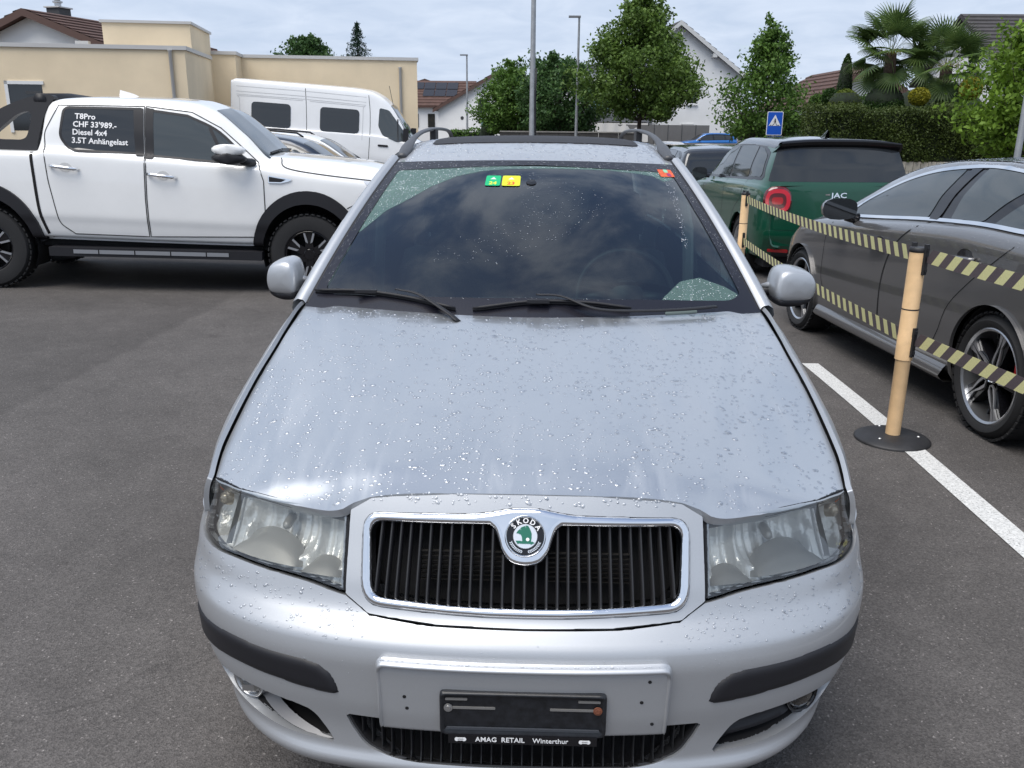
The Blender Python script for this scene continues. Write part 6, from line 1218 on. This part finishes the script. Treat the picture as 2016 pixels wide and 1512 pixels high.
# ---- garden on the right: block wall, hedge, topiary, palms
hy0 = 21.5; zt = .74; xl = at(1612, 250, hy0).x; xr = at(2060, 250, hy0).x
WL = thing('block_wall', 'pale block retaining wall under the long hedge', 'wall', ((xl+xr)/2, hy0, -.2)); mat('block_pale', (.42, .39, .33), .9, noise=(5, .25), bump=(40, .5, .01)); mat('mortar', (.16, .15, .135), .95)
MB().box((-(xr-xl)/2, .06, -.3), ((xr-xl)/2, .5, zt+.18)).obj('wall_core', M['mortar'], WL)
bm_ = None
for r_ in range(4):
    for k in range(int((xr-xl)/.19)):
        o_ = MB().box((-.088, 0, 0), (.088, .1, .225)).obj('block', M['block_pale'], WL) if bm_ is None else bm_.copy()
        if bm_ is None: bm_ = o_
        else: COL.objects.link(o_); o_.parent = WL
        o_.location = (-(xr-xl)/2+.1+.19*k+(.095 if r_ % 2 else 0), random.uniform(-.008, .008), zt+.2-.235*(r_+1))
G_ = MB().box((xl, hy0+.5, -1), (xr+14, hy0+22, zt-.02)).obj('garden_terrace', mat('soil', (.06, .05, .035), .95, noise=(4, .3))); G_['kind'] = 'structure'
hedge('long_hedge', 'long dense clipped hedge on top of the block wall', (xl, hy0+.05, zt), (xr+.5, hy0+1.5, 1.99), 38000, .06, 'leaf_hedge', 41)
rg2 = np.random.default_rng(9)
for nm, lab, px0, px1, py0, py1, Y, n, ma, mode, cat in (
    ('topiary_dome', 'olive green clipped dome on the left of the hedge top', 1638, 1712, 176, 225, 23.6, 2600, 'leaf_lime', 1, 'topiary'), ('topiary_dome', 'dark green clipped dome beside the left palm trunk', 1712, 1800, 166, 225, 23.8, 3600, 'leaf_topiary', 1, 'topiary'),
    ('topiary_ball', 'yellow clipped ball next to the right palm trunk', 1796, 1839, 173, 207, 22.6, 1500, 'leaf_yellow', 2, 'topiary'), ('topiary_ball', 'yellow clipped ball against the large bright green tree', 1897, 1945, 152, 196, 22.6, 1600, 'leaf_yellow', 2, 'topiary'),
    ('clipped_bush', 'grey green round bush at the left end of the hedge', 1622, 1656, 174, 208, 24.5, 900, 'leaf_topiary', 2, 'bush'), ('clipped_bush', 'small leafy bush above the carport corner', 1597, 1630, 186, 214, 25, 700, 'leaf_mid', 2, 'bush'),
    ('clipped_bush', 'low bluish clipped mound right of the yellow ball', 1842, 1900, 193, 225, 23.2, 1000, 'leaf_topiary', 1, 'bush'), ('columnar_shrub', 'tall dark clipped column left of the palms', 1646, 1690, 108, 230, 25.5, 2600, 'leaf_topiary', 1, 'shrub')):
    a = at(px0, py1, Y); b_ = at(px1, py0, Y); hedge(nm, lab, (a.x, Y, max(a.z, zt)), (b_.x, Y+(b_.x-a.x), b_.z), n*2, .075, ma, 50+px0, cat, round_=mode)
for px, py, Y, w_, h_, lab in ((1880, 160, 27, 3.6, 2.9, 'dark leafy shrub mass behind the right palm'), (1740, 170, 27, 3.0, 2.4, 'dark leafy shrub mass behind the left palm')):
    a = at(px, py, Y); hedge('garden_shrub', lab, (a.x-w_/2, Y, zt), (a.x+w_/2, Y+2, zt+h_*.75), 2600, .13, 'leaf_mid', px, 'shrub', round_=1)
def fan_mesh():
    v = []; f = []; n = 26
    for i in range(n):
        a = R(-118+236*i/(n-1)); L_ = .62*(1-.12*abs(i-(n-1)/2)/(n/2)); d = Vector((math.cos(a), math.sin(a), 0)); s = Vector((-d.y, d.x, 0)); dr = -.16; k = len(v)
        for q, w_ in ((.05, .004), (.45, .017), (.80, .010), (1., .001)):
            c = d*L_*q+Vector((0, 0, dr*q**2.5+.02*q)); v += [c+s*w_*1.25+Vector((0, 0, -.008)), c, c-s*w_*1.25+Vector((0, 0, -.008))]
        for j in range(3):
            b2 = k+3*j; f += [(b2, b2+1, b2+4, b2+3), (b2+1, b2+2, b2+5, b2+4)]
    st = len(v); v += [Vector((-.75, -.008, -.06)), Vector((-.75, .008, -.06)), Vector((.05, .006, 0)), Vector((.05, -.006, 0))]; f.append((st, st+1, st+2, st+3)); return v, f
fm_ = None
def palm(label, px_top, py_crown, px_base, Y, R_, seed, nf=34):
    global fm_
    rng = np.random.default_rng(seed); c = at(px_top, py_crown, Y); b_ = at(px_base, 215, Y); P = thing('fan_palm', label, 'palm', (b_.x, Y, zt), 0, 'fan palms behind the hedge'); top = Vector((c.x-b_.x, 0, c.z-zt))
    mb = MB().tube([(0, 0, -.1), top*.5+Vector((.03, 0, 0)), top], [.15, .19, .15], 12); mb.obj('trunk', mat('palm_trunk', (.045, .032, .022), .95, noise=(14, .5), bump=(25, 1., .05)), P, smooth=True)
    for i in range(70):
        z = rng.uniform(.25, 1.); a = rng.uniform(0, 6.28); q = top*z+Vector((.16*math.cos(a), .16*math.sin(a), 0)); MB
    for i in range(nf):
        el = R(rng.uniform(-62, 60)) if i % 3 else R(rng.uniform(15, 85)); az = rng.uniform(0, 2*math.pi); d = Vector((math.cos(az)*math.cos(el), math.sin(az)*math.cos(el), math.sin(el)))
        if fm_ is None:
            o_ = mk('frond', *fan_mesh(), M['leaf_palm'], P, smooth=False); fm_ = o_.data
        else: o_ = link(bpy.data.objects.new('frond', fm_), P)
        up = Vector((0, 0, 1)); s = d.cross(up).normalized(); n = s.cross(d); n.rotate(Matrix.Rotation(rng.normal(0, .35), 3, d)); s = n.cross(d)*-1
        k = R_*rng.uniform(.85, 1.1); m3 = Matrix((d, n.cross(d), n)).transposed().to_4x4(); o_.matrix_basis = Matrix.Translation(top+d*.78*k) @ m3 @ Matrix.Diagonal((k, k, k, 1))
    for i in range(5):
        a = rng.uniform(0, 6.28); C = np.array([top+Vector((.3*math.cos(a), .3*math.sin(a), .02))]*60)+rng.normal(0, .09, (60, 3))*np.array([1.2, 1.2, .6]); leaves('flower_head', C, .045, 'leaf_yellow', P, rng)
    return P
palm('taller fan palm with yellow flowers left of the other palm', 1754, 104, 1748, 24.6, 1.0, 61, 46); palm('shorter fan palm with yellow flowers nearer the dark tiled roof', 1864, 130, 1852, 24.0, .95, 62, 44)
b0 = at(2000, 230, 18.6); t_ = tree('large bright green leafy tree at the right edge above the hedge', (b0.x+.15, 18.6, .0), 3.2, .08, [(.95,.5),(1.5,1.2),(2.1,1.55),(2.7,1.25),(3.2,.8),(3.6,.25)], 12000, .12, 'leaf_bright', 71, None, .3)
o = at(1960, 110, 38); hs = gable_house('dark_roof_house', 'house with dark brown ribbed tile roof behind the right palm', (at(1990, 110, 38).x+2.4, 36, 0), R(90), 8, 9.5, 3.6, 6.0, 'house_white', 'tile_dark', 'verge_brown', .4, 16); hs.location = (at(1905, 110, 34).x+11.4, 38.5, 0)
o = at(1700, 137, 36); hs = gable_house('brown_roof_house', 'low house with reddish brown tile roof left of the palms', (o.x, 35.5, .0), R(0), 5.0, 7, 2.2, o.z, 'house_white', 'tile_brown', 'verge_brown', .45, 10)
CP = thing('carport', 'open carport with flat roof left of the hedge', 'carport', tuple(at(1560, 262, 31))[:2]+(-.3,), 0); MB().box((-.9, 0, 2.25), (2.0, 5, 2.42)).obj('carport_roof', M['coping'], CP); MB().box((-.7, 4.9, -.5), (2.0, 5.0, 2.25)).obj('carport_back_wall', M['concrete_dark'], CP); MB().box((1.9, 0, -.5), (2.0, 4.9, 2.25)).obj('carport_side_wall', M['concrete_dark'], CP)
for x in (-.8, .55): MB().box((x, .1, -.5), (x+.12, .22, 2.25)).obj('carport_post', M['house_grey'], CP)
# ---- lamp posts
mat('galvanised', (.33, .34, .35), .5, .6, noise=(6, .15))
def lamp(label, px, Y, h, r0=.085, arm=-.42):
    b_ = at(px, 262, Y); g = gz(b_.x, Y); P = thing('street_lamp', label, 'street lamp', (b_.x, Y, g), 0, 'street lamps'); MB().lathe([(r0, -.3), (r0, .9), (r0*.82, 1.0), (r0*.55, h-g), (0, h-g)], 14).obj('pole', M['galvanised'], P, auto=50)
    MB().box((min(arm, .06), -.09, h-g-.02), (max(arm, .06), .09, h-g+.05)).obj('lamp_head', M['house_grey'], P); return P
lp = lamp('thickest lamp post, cut off by the top of the picture', 1047, 24, 7.2, .10); MB().tube([(.09, -.02, .2), (.10, -.03, 1.6), (.085, -.05, 2.6), (.10, -.04, 3.3)], .022, 6).obj('hanging_cable', M['black_plastic'], lp, smooth=True)
lamp('thin lamp post with flat head left of the tallest street tree', 1134, 36, 5.66, .075); lamp('small far lamp post before the white gabled house', 920, 56, 5.6, .085)
b_ = at(2004, 300, 11.5); PP_ = thing('galvanised_pole', 'plain grey metal pole at the right edge under the bright tree', 'pole', (b_.x, 11.5, 0)); MB().lathe([(.045, -.2), (.045, 2.4), (.04, 2.42), (.0, 2.43)], 14).obj('shaft', M['galvanised'], PP_, auto=50); MB().lathe([(.047, .9), (.05, .92), (.05, .97), (.047, .99)], 14).obj('collar', M['steel'], PP_)
# ---- signs
mat('sign_blue', (.01, .09, .50), .4); mat('sign_white', (.75, .76, .78), .4); mat('sign_grey', (.42, .43, .44), .5, .3)
a = at(1525, 243, 27); SG = thing('pedestrian_crossing_sign', 'blue and white pedestrian crossing sign above the green car', 'sign', (a.x, 27, gz(a.x, 27))); z0 = a.z-gz(a.x, 27)
MB().lathe([(.03, -.1), (.03, z0+.3), (0, z0+.3)], 10, Matrix.Translation((0, .05, 0))).obj('post', M['galvanised'], SG)
SM = frame((0, 0, z0), (1, 0, 0), (0, 0, 1)); pl = MB().prism(rounded([(-.245,-.355),(.245,-.355),(.245,.355),(-.245,.355)], .04), 0, .012, SM).obj('plate', M['sign_white'], SG); MB().prism(rounded([(-.225,-.335),(.225,-.335),(.225,.335),(-.225,.335)], .03), .0125, .014, SM).obj('blue_field', M['sign_blue'], pl); MB().prism([(-.185,-.07),(.185,-.07),(0,.26)], .0145, .016, SM).obj('white_triangle', M['sign_white'], pl)
fg = MB().prism(circ(.005, .125, .022, 0, 330, 10), .0165, .018, SM).prism([(-.02,.10),(.03,.095),(.035,.03),(-.01,.03)], .0165, .018, SM).prism([(.035,.03),(.015,.03),(.045,-.045),(.065,-.045)], .0165, .018, SM).prism([(.01,.03),(-.01,.03),(-.055,-.045),(-.03,-.045)], .0165, .018, SM).prism([(-.015,.09),(-.025,.075),(-.055,.04),(-.045,.035)], .0165, .018, SM)
for x in (-.13, -.075, .075, .12): fg.prism([(x-.018,-.062),(x+.018,-.062),(x+.018,-.045),(x-.018,-.045)], .0165, .018, SM)
fg.obj('walking_figure', M['black_plastic'], pl)
a = at(1548, 253, 40); YS = thing('give_way_sign', 'grey back of a give way triangle right of the blue sign', 'sign', (a.x, 40, -.4)); z0 = a.z+.4; YM = frame((0, 0, z0), (1, 0, 0), (0, 0, 1))
MB().prism(rounded([(-.20,.19),(0,-.22),(.20,.19)], .03), 0, .01, YM).obj('plate', M['sign_grey'], YS); MB().lathe([(.03, -.1), (.03, z0), (0, z0)], 8, Matrix.Translation((0, .04, 0))).obj('post', M['galvanised'], YS)
for zz, nm in ((.975, 'upper'), (.555, 'lower')):
    belt('striped yellow and dark %s belt stretched between the two orange posts' % nm, clip(p1, R(95), zz), clip(p2, R(-85), zz-.03), .03, 72)
    belt('striped yellow and dark %s belt running from the near post towards the right' % nm, clip(p1, R(-60), zz), (2.32, .8, zz-.0), .02, 36)
